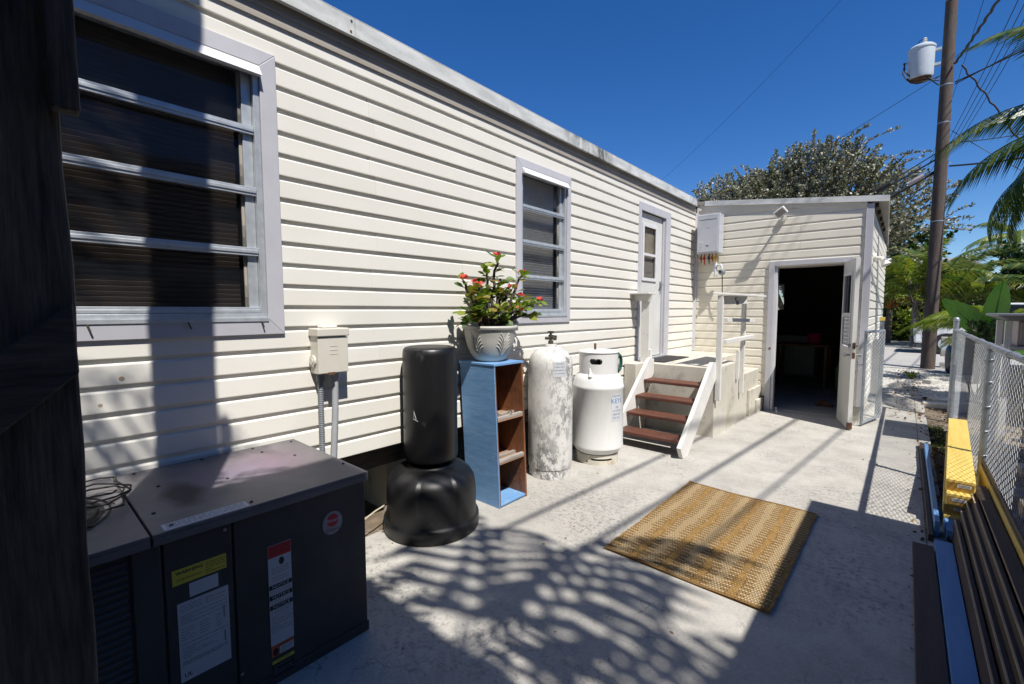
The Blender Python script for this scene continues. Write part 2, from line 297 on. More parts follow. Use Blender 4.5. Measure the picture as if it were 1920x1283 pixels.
simple('car_white', (0.78, 0.79, 0.8), 0.25, var=0.02); simple('car_glass', (0.015, 0.02, 0.025), 0.08); simple('tyre', (0.02, 0.02, 0.02), 0.8)
simple('car_plastic', (0.03, 0.03, 0.032), 0.5); simple('car_light', (0.6, 0.6, 0.62), 0.15)
simple('house_yellow', (0.36, 0.28, 0.08), 0.8, var=0.12, scale=1.5); simple('roof_grey', (0.22, 0.22, 0.23), 0.8, var=0.2)
simple('blocker_taupe', (0.16, 0.15, 0.13), 0.8, var=0.1, scale=1.5); simple('house_cream', (0.30, 0.28, 0.24), 0.7, var=0.08, scale=1.5); simple('hood_slate', (0.13, 0.14, 0.16), 0.4, var=0.1)
simple('cabinet_lilac', (0.36, 0.32, 0.33), 0.5, var=0.08); simple('pink_plastic', (0.55, 0.03, 0.16), 0.4); simple('green_plastic', (0.10, 0.35, 0.03), 0.4)
simple('navy_plastic', (0.01, 0.018, 0.045), 0.3); simple('porcelain', (0.65, 0.63, 0.60), 0.3)
simple('xfmr_grey', (0.46, 0.51, 0.55), 0.45, var=0.05); simple('grass_green', (0.05, 0.10, 0.015), 0.9, var=0.5, scale=30, bump=0.5)
simple('curtain', (0.45, 0.40, 0.30), 0.9, var=0.25, scale=6, dark=(0.42, 0.2, 0.08), dthr=0.5, dscale=5)

# ------------------------------------------------------------------ mesh helpers
OFF = {}
def box(bm, x0, x1, y0, y1, z0, z1, mi=0):
    v = [bm.verts.new(p) for p in ((x0, y0, z0), (x1, y0, z0), (x1, y1, z0), (x0, y1, z0), (x0, y0, z1), (x1, y0, z1), (x1, y1, z1), (x0, y1, z1))]
    for q in ((0, 3, 2, 1), (4, 5, 6, 7), (0, 1, 5, 4), (1, 2, 6, 5), (2, 3, 7, 6), (3, 0, 4, 7)):
        f = bm.faces.new([v[i] for i in q]); f.material_index = mi
    return v
def hexa(bm, pts, mi=0):
    v = [bm.verts.new(p) for p in pts]
    for q in ((0, 3, 2, 1), (4, 5, 6, 7), (0, 1, 5, 4), (1, 2, 6, 5), (2, 3, 7, 6), (3, 0, 4, 7)):
        f = bm.faces.new([v[i] for i in q]); f.material_index = mi
def poly(bm, pts, mi=0):
    f = bm.faces.new([bm.verts.new(p) for p in pts]); f.material_index = mi; return f
def tube(bm, pts, r, seg=8, cap=True, mi=0):
    pts = [Vector(p) for p in pts]; rs = r if isinstance(r, (list, tuple)) else [r] * len(pts)
    rings = []; up = Vector((0, 0, 1)); prev = None
    for i, p in enumerate(pts):
        d = (pts[min(i + 1, len(pts) - 1)] - pts[max(i - 1, 0)])
        if d.length < 1e-9: d = Vector((0, 0, 1))
        d.normalize()
        if prev is None:
            a = d.cross(up) if abs(d.z) < 0.95 else d.cross(Vector((1, 0, 0)))
        else:
            a = prev - d * prev.dot(d)
            if a.length < 1e-6: a = d.cross(Vector((1, 0, 0)))
        a.normalize(); prev = a; b = d.cross(a)
        rings.append([bm.verts.new(p + (a * math.cos(2 * math.pi * k / seg) + b * math.sin(2 * math.pi * k / seg)) * rs[i]) for k in range(seg)])
    for i in range(len(rings) - 1):
        for k in range(seg):
            f = bm.faces.new((rings[i][k], rings[i][(k + 1) % seg], rings[i + 1][(k + 1) % seg], rings[i + 1][k])); f.material_index = mi
    if cap and seg > 2:
        bm.faces.new(rings[0][::-1]).material_index = mi; bm.faces.new(rings[-1]).material_index = mi
def lathe(bm, prof, c=(0, 0, 0), seg=48, cap=True, mod=None):
    rings = []
    for r, z in prof:
        ring = []
        for k in range(seg):
            a = 2 * math.pi * k / seg; rr = r if mod is None else mod(r, z, a)
            ring.append(bm.verts.new((c[0] + rr * math.cos(a), c[1] + rr * math.sin(a), c[2] + z)))
        rings.append(ring)
    for i in range(len(rings) - 1):
        for k in range(seg):
            bm.faces.new((rings[i][k], rings[i][(k + 1) % seg], rings[i + 1][(k + 1) % seg], rings[i + 1][k]))
    if cap: bm.faces.new(rings[0][::-1]); bm.faces.new(rings[-1])
def BM(): return bmesh.new()
def root_loc(p):
    return OFF.get(p.name, Vector((0, 0, 0))) if p else Vector((0, 0, 0))
def obj(name, bm, mats, parent=None, smooth=False, bevel=0.0, kind=None, label=None, origin=None, fixn=True):
    if fixn: bmesh.ops.recalc_face_normals(bm, faces=bm.faces)
    o0 = root_loc(parent) if parent else (Vector(origin) if origin is not None else Vector((0, 0, 0)))
    if o0.length: bmesh.ops.translate(bm, verts=bm.verts, vec=-o0)
    me = bpy.data.meshes.new(name); bm.to_mesh(me); bm.free()
    for m in (mats if isinstance(mats, (list, tuple)) else [mats]): me.materials.append(MATS[m])
    if smooth:
        for p in me.polygons: p.use_smooth = True
        try: me.set_sharp_from_angle(angle=R(38))
        except Exception: pass
    o = bpy.data.objects.new(name, me); scene.collection.objects.link(o)
    if parent: o.parent = parent; OFF[o.name] = root_loc(parent)
    else: o.location = o0; OFF[o.name] = o0
    if bevel:
        b = o.modifiers.new('bevel', 'BEVEL'); b.width = bevel; b.segments = 2; b.limit_method = 'ANGLE'; b.angle_limit = R(40)
    if kind: o['kind'] = kind
    if label: o['label'] = label
    return o
def tag(o, label, cat, group=None, kind=None):
    o['label'] = label; o['category'] = cat
    if group: o['group'] = group
    if kind: o['kind'] = kind
    return o
def thing(name, label, cat, loc, group=None):
    o = bpy.data.objects.new(name, None); scene.collection.objects.link(o); o.location = loc; o.empty_display_size = 0.2
    OFF[o.name] = Vector(loc); return tag(o, label, cat, group)
def bx(name, m, parent, x0, x1, y0, y1, z0, z1, bevel=0.0, **kw):
    bm = BM(); box(bm, x0, x1, y0, y1, z0, z1); return obj(name, bm, m, parent, bevel=bevel, **kw)
def rep(src, name, parent, delta):        # copy of a part, sharing its mesh
    c = src.copy(); c.name = name; scene.collection.objects.link(c); c.parent = parent; c.location = src.location + Vector(delta); OFF[c.name] = root_loc(parent); return c
def text(s, size, origin, U, V, m, parent, name='lettering', align='CENTER', lift=0.0, bold=0.0):
    cu = bpy.data.curves.new('tmp', 'FONT'); cu.body = s; cu.size = size; cu.align_x = align; cu.align_y = 'CENTER'; cu.offset = bold; cu.resolution_u = 2
    to = bpy.data.objects.new('tmp', cu); scene.collection.objects.link(to)
    dg = bpy.context.evaluated_depsgraph_get(); me = bpy.data.meshes.new_from_object(to.evaluated_get(dg))
    bpy.data.objects.remove(to); U = Vector(U).normalized(); V = Vector(V).normalized(); W = U.cross(V); o0 = Vector(origin) + W * lift
    off = root_loc(parent)
    for v in me.vertices: v.co = o0 + U * v.co.x + V * v.co.y - off
    me.materials.clear(); me.materials.append(MATS[m]); me.name = name
    o = bpy.data.objects.new(name, me); scene.collection.objects.link(o); o.parent = parent; OFF[o.name] = off; return o

# ------------------------------------------------------------------ ground
def sheet(name, m, x0, x1, y0, y1, z, th=0.0):
    bm = BM()
    if th: box(bm, x0, x1, y0, y1, z - th, z)
    else: poly(bm, [(x0, y0, z), (x1, y0, z), (x1, y1, z), (x0, y1, z)])
    return obj(name, bm, m, kind='structure')
sheet('ground', 'soil', -700, 700, -700, 900, -0.06)
slab = sheet('concrete_yard', 'concrete_slab', -2.62, 0.275, -4.0, 10.6, 0.0, 0.055)
bx('slab_joint', 'soil', slab, 0.165, 0.172, 2.0, 10.6, 0.0005, 0.0012, label='dark groove along the slab edge')
sheet('gravel', 'gravel_ground', -9, 9, 10.61, 15.4, -0.02)
sheet('road', 'road_surface', -60, 60, 15.41, 29, -0.012)
bm = BM()
for i in range(5200):
    x = random.uniform(-1.2, 2.2); y = random.uniform(10.6, 15.3); s = random.uniform(0.008, 0.03); h = s * 0.7
    a = random.random() * 6.28; p = [(x + s * math.cos(a + q * 1.57) * random.uniform(.7, 1.2), y + s * math.sin(a + q * 1.57), -0.02) for q in range(4)]
    top = bm.verts.new((x, y, -0.02 + h)); vs = [bm.verts.new(q) for q in p]
    for q in range(4): bm.faces.new((vs[q], vs[(q + 1) % 4], top))
obj('gravel_stones', bm, 'stone_pale', kind='stuff')
bm = BM()
def leafquad(bm, c, s, w, d=None, tilt=0.5):
    c = Vector(c); d = d or Vector((random.uniform(-1, 1), random.uniform(-1, 1), random.uniform(-tilt, tilt))).normalized()
    n = d.cross(Vector((random.uniform(-1, 1), random.uniform(-1, 1), random.uniform(-1, 1)))).normalized()
    a = c; b = c + d * s * 0.45 + n * w; e = c + d * s; g = c + d * s * 0.45 - n * w
    bm.faces.new([bm.verts.new(q) for q in (a, b, e, g)])
for i in range(2600):
    y = random.uniform(3.0, 14.5); x = random.uniform(0.25, 0.6) if y < 8 else random.uniform(-0.1, 1.8)
    if random.random() < 0.04: x = random.uniform(0.12, 0.3)
    s = random.uniform(0.02, 0.06); leafquad(bm, (x, y, random.uniform(0.001, 0.02) - (0.05 if x > 0.28 else 0)), s, s * 0.3, tilt=0.25)
for i in range(260):
    x = random.choice((random.uniform(-2.6, -2.35), random.uniform(-2.3, .2), random.uniform(.05, .25))); y = random.uniform(.8, 9.5); s = random.uniform(0.008, 0.028); leafquad(bm, (x, y, random.uniform(0.002, 0.006)), s, s * 0.35, tilt=0.15)
obj('leaf_litter', bm, 'leaf_litter', kind='stuff')
bm = BM()
for i in range(900):
    x = random.uniform(0.28, 0.42); y = random.uniform(6.6, 8.1); h = random.uniform(0.02, 0.07)
    d = Vector((random.uniform(-.4, .4), random.uniform(-.4, .4), 1)).normalized() * h
    p = Vector((x, y, -0.06)); poly(bm, [p, p + Vector((0.006, 0, 0)), p + d])
obj('grass', bm, 'grass_green', kind='stuff')

# ------------------------------------------------------------------ trailer house
XW = -2.657; YA = 7.55
house = thing('trailer_house', 'long white sided trailer house with two awning windows and a grey trimmed door', 'house', (XW, 3.0, 0.0))
holes = [(-0.42, 1.055, 1.365, 2.866), (3.055, 3.91, 1.375, 2.84), (5.475, 6.50, 0.80, 2.892)]   # y0,y1,z0,z1
def subtract(segs, a, b):
    out = []
    for s, e in segs:
        if b <= s or a >= e: out.append((s, e)); continue
        if a > s: out.append((s, a))
        if b < e: out.append((b, e))
    return out
def course(bm, axis, plane, a0, a1, zb, h=0.12, out=0.018, sag=0.0, ztop=None):
    # one lap course: butt edge proud at the bottom, rolled shoulder, running along axis
    prof = [(0.001, 0.0), (out, 0.0), (out + 0.0006, 0.004), (out * 0.97, h * 0.45), (out * 0.93, h * 0.72), (out * 0.84, h * 0.752), (out * 0.60, h * 0.78), (out * 0.20, h * 0.80), (0.0015, h * 0.83), (0.001, h * 1.0)]
    n = max(2, int((a1 - a0) / 0.35) + 1); rings = []
    for i in range(n + 1):
        a = a0 + (a1 - a0) * i / n; j = sag * math.sin(a * 3.1 + zb * 7) * 0.5
        ring = []
        for o, z in prof:
            zz = zb + z + j * (1 if z < 0.05 else 0.3)
            if ztop is not None: zz = min(zz, ztop(a))
            ring.append(bm.verts.new((plane + o, a, zz) if axis == 'y' else (a, plane - o, zz)))
        rings.append(ring)
    for i in range(n):
        for k in range(len(prof) - 1):
            bm.faces.new((rings[i][k], rings[i + 1][k], rings[i + 1][k + 1], rings[i][k + 1]))
    bm.faces.new(rings[0]); bm.faces.new(rings[-1])
Z0 = 0.565
for k in range(21):
    zb = Z0 + 0.12 * k
    segs = [(-2.0, YA - 0.03)]
    for (y0, y1, z0, z1) in holes:
        if zb + 0.075 > z0 and zb + 0.058 < z1: segs = subtract(segs, y0 + 0.01, y1 - 0.01)
    cut = (1.62, 2.42, 1.66)[k % 3] + (0.9 if k % 4 == 0 else 0); cut2 = 4.55 + 0.4 * ((k * 5) % 3)
    for c in (cut, cut2):
        segs = [q for s, e in segs for q in (((s, c), (c + 0.0004, e)) if s < c < e and min(c - s, e - c) > 0.15 else ((s, e),))]
    for s, e in segs:
        bm = BM(); course(bm, 'y', XW + random.uniform(-0.001, 0.001) + (0.0012 if s > cut else 0), s, e, zb, sag=0.004 if s > 2 else 0.002, ztop=(lambda a: 3.034) if k == 20 else None)
        obj('siding_panel', bm, 'siding_vinyl', house)
# wall core with openings
bm = BM()
def wallcore(bm, x0, x1, ya, yb, za, zb, holes):
    ys = sorted({ya, yb, *[h[0] + .05 for h in holes], *[h[1] - .05 for h in holes]}); zs = sorted({za, zb, *[h[2] + .05 for h in holes], *[h[3] - .05 for h in holes]})
    for i in range(len(ys) - 1):
        for j in range(len(zs) - 1):
            cy, cz = (ys[i] + ys[i + 1]) / 2, (zs[j] + zs[j + 1]) / 2
            if any(h[0] + .05 < cy < h[1] - .05 and h[2] + .05 < cz < h[3] - .05 for h in holes): continue
            box(bm, x0, x1, ys[i], ys[i + 1], zs[j], zs[j + 1])
wallcore(bm, XW - 0.10, XW - 0.002, -2.0, YA + 0.01, 0.575, 3.10, holes)
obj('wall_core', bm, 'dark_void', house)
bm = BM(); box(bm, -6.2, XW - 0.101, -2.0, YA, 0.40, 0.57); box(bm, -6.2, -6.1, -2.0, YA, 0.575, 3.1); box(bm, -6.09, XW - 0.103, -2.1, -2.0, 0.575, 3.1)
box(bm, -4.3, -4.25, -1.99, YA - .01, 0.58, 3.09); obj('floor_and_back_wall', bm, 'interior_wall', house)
bx('sill_beam', 'weathered_brace', house, XW - 0.14, XW - 0.09, -2.0, YA - 0.02, 0.40, 0.562)
for y in (-0.6, 1.9, 4.2, 6.6):
    bm = BM(); box(bm, -3.3, -2.95, y, y + 0.4, -0.06, 0.395); obj('pier_block', bm, 'concrete_stained', house)
bx('roof', 'fascia_paint', house, -6.4, XW + 0.058, -2.2, YA - 0.12, 3.20, 3.25)
bx('frieze_board', 'soffit_tan', house, XW + 0.001, XW + 0.018, -2.2, YA - 0.02, 3.04, 3.199)
bx('frieze_bead', 'soffit_tan', house, XW + 0.0185, XW + 0.026, -2.2, YA - 0.02, 3.10, 3.112)
bx('soffit', 'soffit_tan', house, XW + 0.019, XW + 0.056, -2.2, YA - 0.021, 3.160, 3.166)
bm = BM(); box(bm, XW + 0.001, XW + 0.030, -2.0, YA - 0.022, 3.030, 3.0395); box(bm, XW + 0.024, XW + 0.030, -2.0, YA - 0.022, 3.040, 3.052); obj('channel_trim', bm, 'soffit_tan', house)
ys = [-2.2, -0.6, 1.515, 4.3, 6.45, 7.44]
for a, b in zip(ys, ys[1:]):
    bm = BM(); box(bm, XW + 0.058, XW + 0.066, a, b - 0.002, 3.148, 3.254); box(bm, XW + 0.040, XW + 0.058, a, b - .002, 3.148, 3.154); box(bm, XW + 0.0, XW + 0.0665, a, b - .002, 3.2545, 3.260)
    obj('fascia', bm, 'fascia_paint', house, bevel=0.002)
for (y, z) in ((1.49, 3.232), (1.485, 3.17)):
    bm = BM(); tube(bm, [(XW + 0.064, y, z), (XW + 0.069, y, z)], 0.007, 8); obj('rusty_screw', bm, 'rust', house)
bx('corner_trim', 'trim_white', house, XW + 0.001, XW + 0.035, YA - 0.045, YA - 0.017, 0.83, 3.058)

def awning_window(parent, y0, y1, z0, z1, blind, tw=0.085):
    w = BM()                                         # flat grey casing with mitred corners
    xa, xb = XW + 0.002, XW + 0.032
    o = [(y0, z0), (y1, z0), (y1, z1), (y0, z1)]; i_ = [(y0 + tw, z0 + tw), (y1 - tw, z0 + tw), (y1 - tw, z1 - tw), (y0 + tw, z1 - tw)]
    win = None
    for k in range(4):
        a, b, c, d = o[k], o[(k + 1) % 4], i_[(k + 1) % 4], i_[k]
        g = 0.0012
        bm = BM(); hexa(bm, [(xa, a[0], a[1]), (xa, b[0], b[1]), (xa, c[0], c[1]), (xa, d[0], d[1]), (xb, a[0], a[1]), (xb, b[0], b[1]), (xb + .004, c[0], c[1]), (xb + .004, d[0], d[1])])
        if win is None: win = obj('window', bm, 'trim_grey', parent, bevel=0.003)
        else: obj('casing', bm, 'trim_grey', win, bevel=0.003)
    w.free()
    ya, yb, za, zb = y0 + tw, y1 - tw, z0 + tw, z1 - tw
    bm = BM(); box(bm, XW - .07, XW + .022, ya + .001, ya + .03, za + .001, zb - .001); box(bm, XW - .07, XW + .022, yb - .03, yb - .001, za + .001, zb - .001)
    box(bm, XW - .07, XW + .0215, ya + .03, yb - .03, za + .001, za + .03); box(bm, XW - .07, XW + .0215, ya + .03, yb - .03, zb - .03, zb - .001)
    obj('frame', bm, 'aluminium', win, bevel=0.002)
    bm = BM(); hexa(bm, [(XW + .0225, ya, zb - .055), (XW + .075, ya, zb - .062), (XW + .075, yb, zb - .062), (XW + .0225, yb, zb - .055), (XW + .0225, ya, zb + .004), (XW + .030, ya, zb + .004), (XW + .030, yb, zb + .004), (XW + .0225, yb, zb + .004)])
    obj('drip_cap', bm, 'trim_white', win)
    for s, e in ((ya + .031, ya + .062), (yb - .078, yb - .031)):
        bm = BM(); box(bm, XW - .05, XW - .008, s, e, za + .031, zb - .031); obj('jamb', bm, 'aluminium', win, bevel=0.002)
    n = 4; ph = (zb - za - 0.06) / n; g0, g1 = ya + .064, yb - .08
    for q in range(n):
        a = za + .03 + ph * q; tl = 0.018
        bm = BM(); hexa(bm, [(XW - .035 + tl, g0, a + .02), (XW - .030 + tl, g0, a + .02), (XW - .030 + tl, g1, a + .02), (XW - .035 + tl, g1, a + .02), (XW - .040, g0, a + ph - .012), (XW - .035, g0, a + ph - .012), (XW - .035, g1, a + ph - .012), (XW - .040, g1, a + ph - .012)])
        obj('pane', bm, 'window_glass', win)
        bm = BM(); yq0, yq1 = ya + .031, yb - .031
        box(bm, XW - .007, XW + .012, yq0, yq1, a - .010, a + .004); box(bm, XW - .007, XW + .017, yq0, yq1, a + .004, a + .020); box(bm, XW - .007, XW + .009, yq0, yq1, a + .020, a + .034)
        obj('rail', bm, 'aluminium', win, bevel=0.0015)
        for s, e in ((g0 - .001, g0 + .012), (g1 - .012, g1 + .001)):
            bm = BM(); box(bm, XW - .032, XW - .0225, s, e, a + .02, a + ph - .012); obj('pane_stile', bm, 'soffit_tan', win)
    bm = BM(); z = za + .04
    while z < zb - .04:
        hexa(bm, [(XW - .075, ya + .05, z), (XW - .066, ya + .05, z + .020), (XW - .066, yb - .10, z + .020), (XW - .075, yb - .10, z), (XW - .077, ya + .05, z + .0015), (XW - .068, ya + .05, z + .0215), (XW - .068, yb - .10, z + .0215), (XW - .077, yb - .10, z + .0015)])
        z += 0.0245
    obj('blind', bm, blind, win, kind='stuff')
    bx('sill', 'aluminium', win, XW + .0225, XW + .040, ya - .0, yb + .0, za - .012, za + .006)
    return win, ya, yb, za
for (y, z, h_) in ((.347, 1.191, .012), (.27, 1.081, .010)):
    bm = BM(); tube(bm, [(-2.641, y, z), (-2.6375, y, z)], [h_, h_ * .8], 10); obj('siding_stain', bm, 'plank_edge', house)
w1, a_, b_, z_ = awning_window(house, *holes[0], 'blind_slat')
for y in (0.24, 0.60, 0.93):
    bm = BM(); tube(bm, [(XW + .028, y, z_ - .006), (XW + .045, y + .004, z_ - .016), (XW + .047, y + .012, z_ - .045)], 0.004, 6); obj('latch_pin', bm, 'brass_dark', w1)
awning_window(house, *holes[1], 'blind_slat_pale', 0.07)

# house door
y0, y1, z0, z1 = holes[2]
bm = BM(); box(bm, XW + .002, XW + .028, y0, y0 + .075, z0 + .03, z1); dr = obj('door_frame', bm, 'trim_grey', house, bevel=.003)
bx('jamb', 'trim_grey', dr, XW + .002, XW + .028, y1 - .16, y1, z0 + .03, z1, .003)
bx('head', 'trim_grey', dr, XW + .002, XW + .0275, y0 + .0755, y1 - .1605, z1 - .10, z1, .003)
bx('reveal', 'trim_grey', dr, XW - .07, XW + .0015, y1 - .20, y1 - .145, z0 + .03, z1 - .06)
bx('threshold', 'aluminium', dr, XW - .08, XW + .05, y0 + .06, y1 - .14, z0 + .021, z0 + .05, .003)
ly0, ly1 = y0 + .08, y1 - .205
wy0, wy1, wz0, wz1 = 5.69, 6.08, 1.92, 2.62
bm = BM(); xd0, xd1 = XW - .055, XW - .018
box(bm, xd0, xd1, ly0, wy0, z0 + .055, z1 - .105); box(bm, xd0, xd1, wy1, ly1, z0 + .055, z1 - .105); box(bm, xd0, xd1, wy0, wy1, z0 + .055, wz0); box(bm, xd0, xd1, wy0, wy1, wz1, z1 - .105)
door = obj('door', bm, 'door_paint', house)
bx('door_backing', 'dark_void', house, XW - .099, XW - .080, y0 + .06, y1 - .06, z0 + .0, z1 - .01)
bm = BM()
for q in ((wy0 - .03, wy0 + .012, wz0 - .03, wz1 + .03), (wy1 - .012, wy1 + .03, wz0 - .03, wz1 + .03)): box(bm, xd1 + .001, xd1 + .016, *q)
for q in ((wz0 - .03, wz0 + .012), (wz1 - .012, wz1 + .03), (2.225, 2.26)): box(bm, xd1 + .001, xd1 + .0155, wy0 + .0125, wy1 - .0125, *q)
obj('window_frame', bm, 'trim_white', door, bevel=.002)
bx('pane', 'window_glass', door, xd1 - .014, xd1 - .010, wy0, wy1, wz0, wz1)
bx('upper_curtain', 'curtain', door, xd1 - .030, xd1 - .027, wy0, wy1, 2.25, wz1)
bx('lower_curtain', 'grey_edging', door, xd1 - .030, xd1 - .027, wy0, wy1, wz0, 2.249)
bm = BM(); tube(bm, [(xd1, 6.255, 1.86), (xd1 + .04, 6.255, 1.86), (xd1 + .045, 6.20, 1.855)], .011, 8); tube(bm, [(xd1 + .002, 6.255, 1.80), (xd1 + .012, 6.255, 1.90)], .018, 8); tube(bm, [(xd1 + .03, 6.24, 1.84), (xd1 + .02, 6.235, 1.72)], .006, 6)
obj('handle', bm, 'galvanised', door, smooth=True)

# ------------------------------------------------------------------ annex
ax = thing('annex_building', 'low cream sided lean-to annex with an open white door', 'outbuilding', (-1.5, YA, 0.0))
XR = -0.385
def rooftop(x): return 3.165 + (x + 2.62) * (2.865 - 3.165) / (2.62 - 0.24)
DX0, DX1, DZ = -1.552, -0.56, 2.205
for k in range(-3, 22):
    zb = Z0 + 0.12 * k
    segs = [(XW + 0.035, XR - 0.062)]
    if zb + 0.09 < DZ: segs = subtract(segs, DX0, DX1)
    if zb < 0.5: segs = subtract(segs, -2.7, -1.66)
    if zb > 2.2 and zb < 3.0: segs = [q for s, e in segs for q in (((s, -1.181), (-1.179, e)) if s < -1.18 < e and k % 2 else ((s, e),))]
    for s, e in segs:
        if zb > rooftop(s) - 0.03: continue
        if zb > rooftop(e) - 0.03: e = -2.62 + (3.165 - 0.03 - zb) * 2.38 / 0.30
        if e - s < 0.05: continue
        bm = BM(); course(bm, 'x', YA + random.uniform(-.001, .001), s, e, zb, out=0.0085, sag=0.003, ztop=lambda a: rooftop(a) - 0.005)
        obj('siding_panel', bm, 'siding_cream', ax)
bm = BM(); xs = [XW + .001, DX0 + .03, DX1 - .03, XR - .012]
def slopebox(bm, x0, x1, y0_, y1_, z0_): hexa(bm, [(x0, y0_, z0_), (x1, y0_, z0_), (x1, y1_, z0_), (x0, y1_, z0_), (x0, y0_, rooftop(x0) - .002), (x1, y0_, rooftop(x1) - .002), (x1, y1_, rooftop(x1) - .002), (x0, y1_, rooftop(x0) - .002)])
slopebox(bm, xs[0], xs[1], YA + .002, YA + .1, -.05); slopebox(bm, xs[2], xs[3], YA + .002, YA + .1, 0.215); slopebox(bm, xs[1], xs[2], YA + .002, YA + .1, DZ - .04)
slopebox(bm, XR - .1, XR - .012, YA + .101, 12.5, 0.215); slopebox(bm, XW + .001, XW + .1, YA + .101, 12.5, -.05)
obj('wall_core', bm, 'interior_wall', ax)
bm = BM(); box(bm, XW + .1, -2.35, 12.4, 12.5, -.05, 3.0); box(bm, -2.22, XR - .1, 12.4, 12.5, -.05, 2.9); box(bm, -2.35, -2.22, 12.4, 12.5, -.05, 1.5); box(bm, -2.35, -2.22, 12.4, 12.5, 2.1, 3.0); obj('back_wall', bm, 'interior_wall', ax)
bm = BM(); box(bm, -2.35, -2.22, 12.44, 12.445, 1.5, 2.1); obj('back_window', bm, 'window_glass', ax)
bx('foundation', 'concrete_stained', ax, DX1 + .04, XR - .03, YA + .012, 12.4, -.05, 0.213)
bx('floor', 'concrete_slab', ax, XW + .1, XR - .1, YA + .11, 12.4, -.04, 0.012)
# side wall courses
for k in range(-3, 19):
    zb = Z0 + 0.12 * k
    if zb + .12 > 2.86: break
    bm = BM(); course(bm, 'y', XR - .012, YA + .07, 12.5, zb); obj('side_panel', bm, 'siding_vinyl', ax)
bm = BM(); zt = rooftop(XR) - .006
box(bm, XR - .065, XR + .012, YA - .024, YA - .012, .20, zt); box(bm, XR + .0, XR + .012, YA - .012, YA + .075, .20, zt); box(bm, XR - .069, XR - .06, YA - .0285, YA - .0245, .20, zt); obj('corner_post', bm, 'trim_grey', ax, bevel=.003)
bx('corner_trim', 'trim_white', ax, XW + .036, XW + .062, YA - .028, YA - .016, .83, 3.14)
# roof with fascia
def rz(x): return 3.235 + (x + 2.62) * (2.945 - 3.235) / (2.62 - 0.23)
bm = BM(); x0, x1 = -2.66, -0.235
hexa(bm, [(x0, 7.517, rz(x0) - .05), (x1, 7.517, rz(x1) - .05), (x1 - .14, 12.8, rz(x1) - .05), (x0, 12.8, rz(x0) - .05), (x0, 7.517, rz(x0)), (x1, 7.517, rz(x1)), (x1 - .14, 12.8, rz(x1)), (x0, 12.8, rz(x0))]); obj('roof', bm, 'soffit_tan', ax)
bm = BM(); x0 = -2.50; hexa(bm, [(x0, 7.505, rz(x0) - .07), (x1, 7.505, rz(x1) - .07), (x1, 7.516, rz(x1) - .07), (x0, 7.516, rz(x0) - .07), (x0, 7.505, rz(x0) + .006), (x1, 7.505, rz(x1) + .006), (x1, 7.516, rz(x1) + .006), (x0, 7.516, rz(x0) + .006)]); obj('fascia', bm, 'fascia_paint', ax, bevel=.002)
bm = BM(); hexa(bm, [(x1 + .001, 7.505, rz(x1) - .075), (x1 + .012, 7.505, rz(x1) - .075), (x1 - .128, 12.8, rz(x1) - .075), (x1 - .139, 12.8, rz(x1) - .075), (x1 + .001, 7.505, rz(x1) + .006), (x1 + .012, 7.505, rz(x1) + .006), (x1 - .128, 12.8, rz(x1) + .006), (x1 - .139, 12.8, rz(x1) + .006)]); obj('side_fascia', bm, 'fascia_paint', ax)
for i, y in enumerate((7.62, 8.2, 8.8, 9.4, 10.0)): bx('rafter_tail', 'weathered_brace', ax, XR + .014, x1 - .10, y, y + .04, rz(x1) - .11, rz(x1) - .052)
bm = BM(); fa, fb = XW + .063, XR - .063
hexa(bm, [(fa, YA - .020, rooftop(fa) - .075), (fb, YA - .020, rooftop(fb) - .035), (fb, YA - .010, rooftop(fb) - .035), (fa, YA - .010, rooftop(fa) - .075), (fa, YA - .020, rz(fa) - .052), (fb, YA - .020, rz(fb) - .052), (fb, YA - .010, rz(fb) - .052), (fa, YA - .010, rz(fa) - .052)]); obj('frieze_board', bm, 'siding_cream', ax)
# annex door frame and leaf
bm = BM(); box(bm, DX0, DX0 + .075, YA - .036, YA - .004, .0, DZ); fr = obj('door_frame', bm, 'trim_grey', ax, bevel=.003)
bx('stop', 'trim_white', fr, DX0 + .076, DX0 + .11, YA - .010, YA + .09, .0, DZ - .07, .002)
bx('head', 'trim_grey', fr, DX0 + .0755, DX1, YA - .036, YA - .004, DZ - .068, DZ, .003)
bx('head_stop', 'soffit_tan', fr, DX0 + .11, DX1 - .08, YA - .003, YA + .09, DZ - .10, DZ - .069)
bx('hinge_jamb', 'trim_grey', fr, DX1 - .08, DX1, YA - .0355, YA - .004, .0, DZ - .0685, .003)
bm = BM(); tube(bm, [(DX0 + .05, YA - .037, .93), (DX0 + .05, YA - .040, .93)], .016, 8); obj('strike_plate', bm, 'rust', fr)
H0 = Vector((-0.655, 7.50, 0)); H1 = Vector((-0.487, 6.89, 0)); du = (H1 - H0); wdt = du.length; du.normalize(); dn = Vector((-du.y, du.x, 0))   # dn points to +x
if dn.x < 0: dn = -dn
def lb(bm, u0, u1, n0, n1, za, zb):
    P = lambda u, n, z: tuple(H0 + du * u + dn * n + Vector((0, 0, z)))
    hexa(bm, [P(u0, n0, za), P(u1, n0, za), P(u1, n1, za), P(u0, n1, za), P(u0, n0, zb), P(u1, n0, zb), P(u1, n1, zb), P(u0, n1, zb)])
bm = BM(); zb_, zt_ = .018, 2.135; a, b = .09, wdt - .13; c, d = 1.02, 1.95
lb(bm, 0, a, 0, .045, zb_, zt_); lb(bm, b, wdt, 0, .045, zb_, zt_); lb(bm, a, b, 0, .045, zb_, c); lb(bm, a, b, 0, .045, d, zt_)
leaf = obj('open_door', bm, 'door_paint', ax)
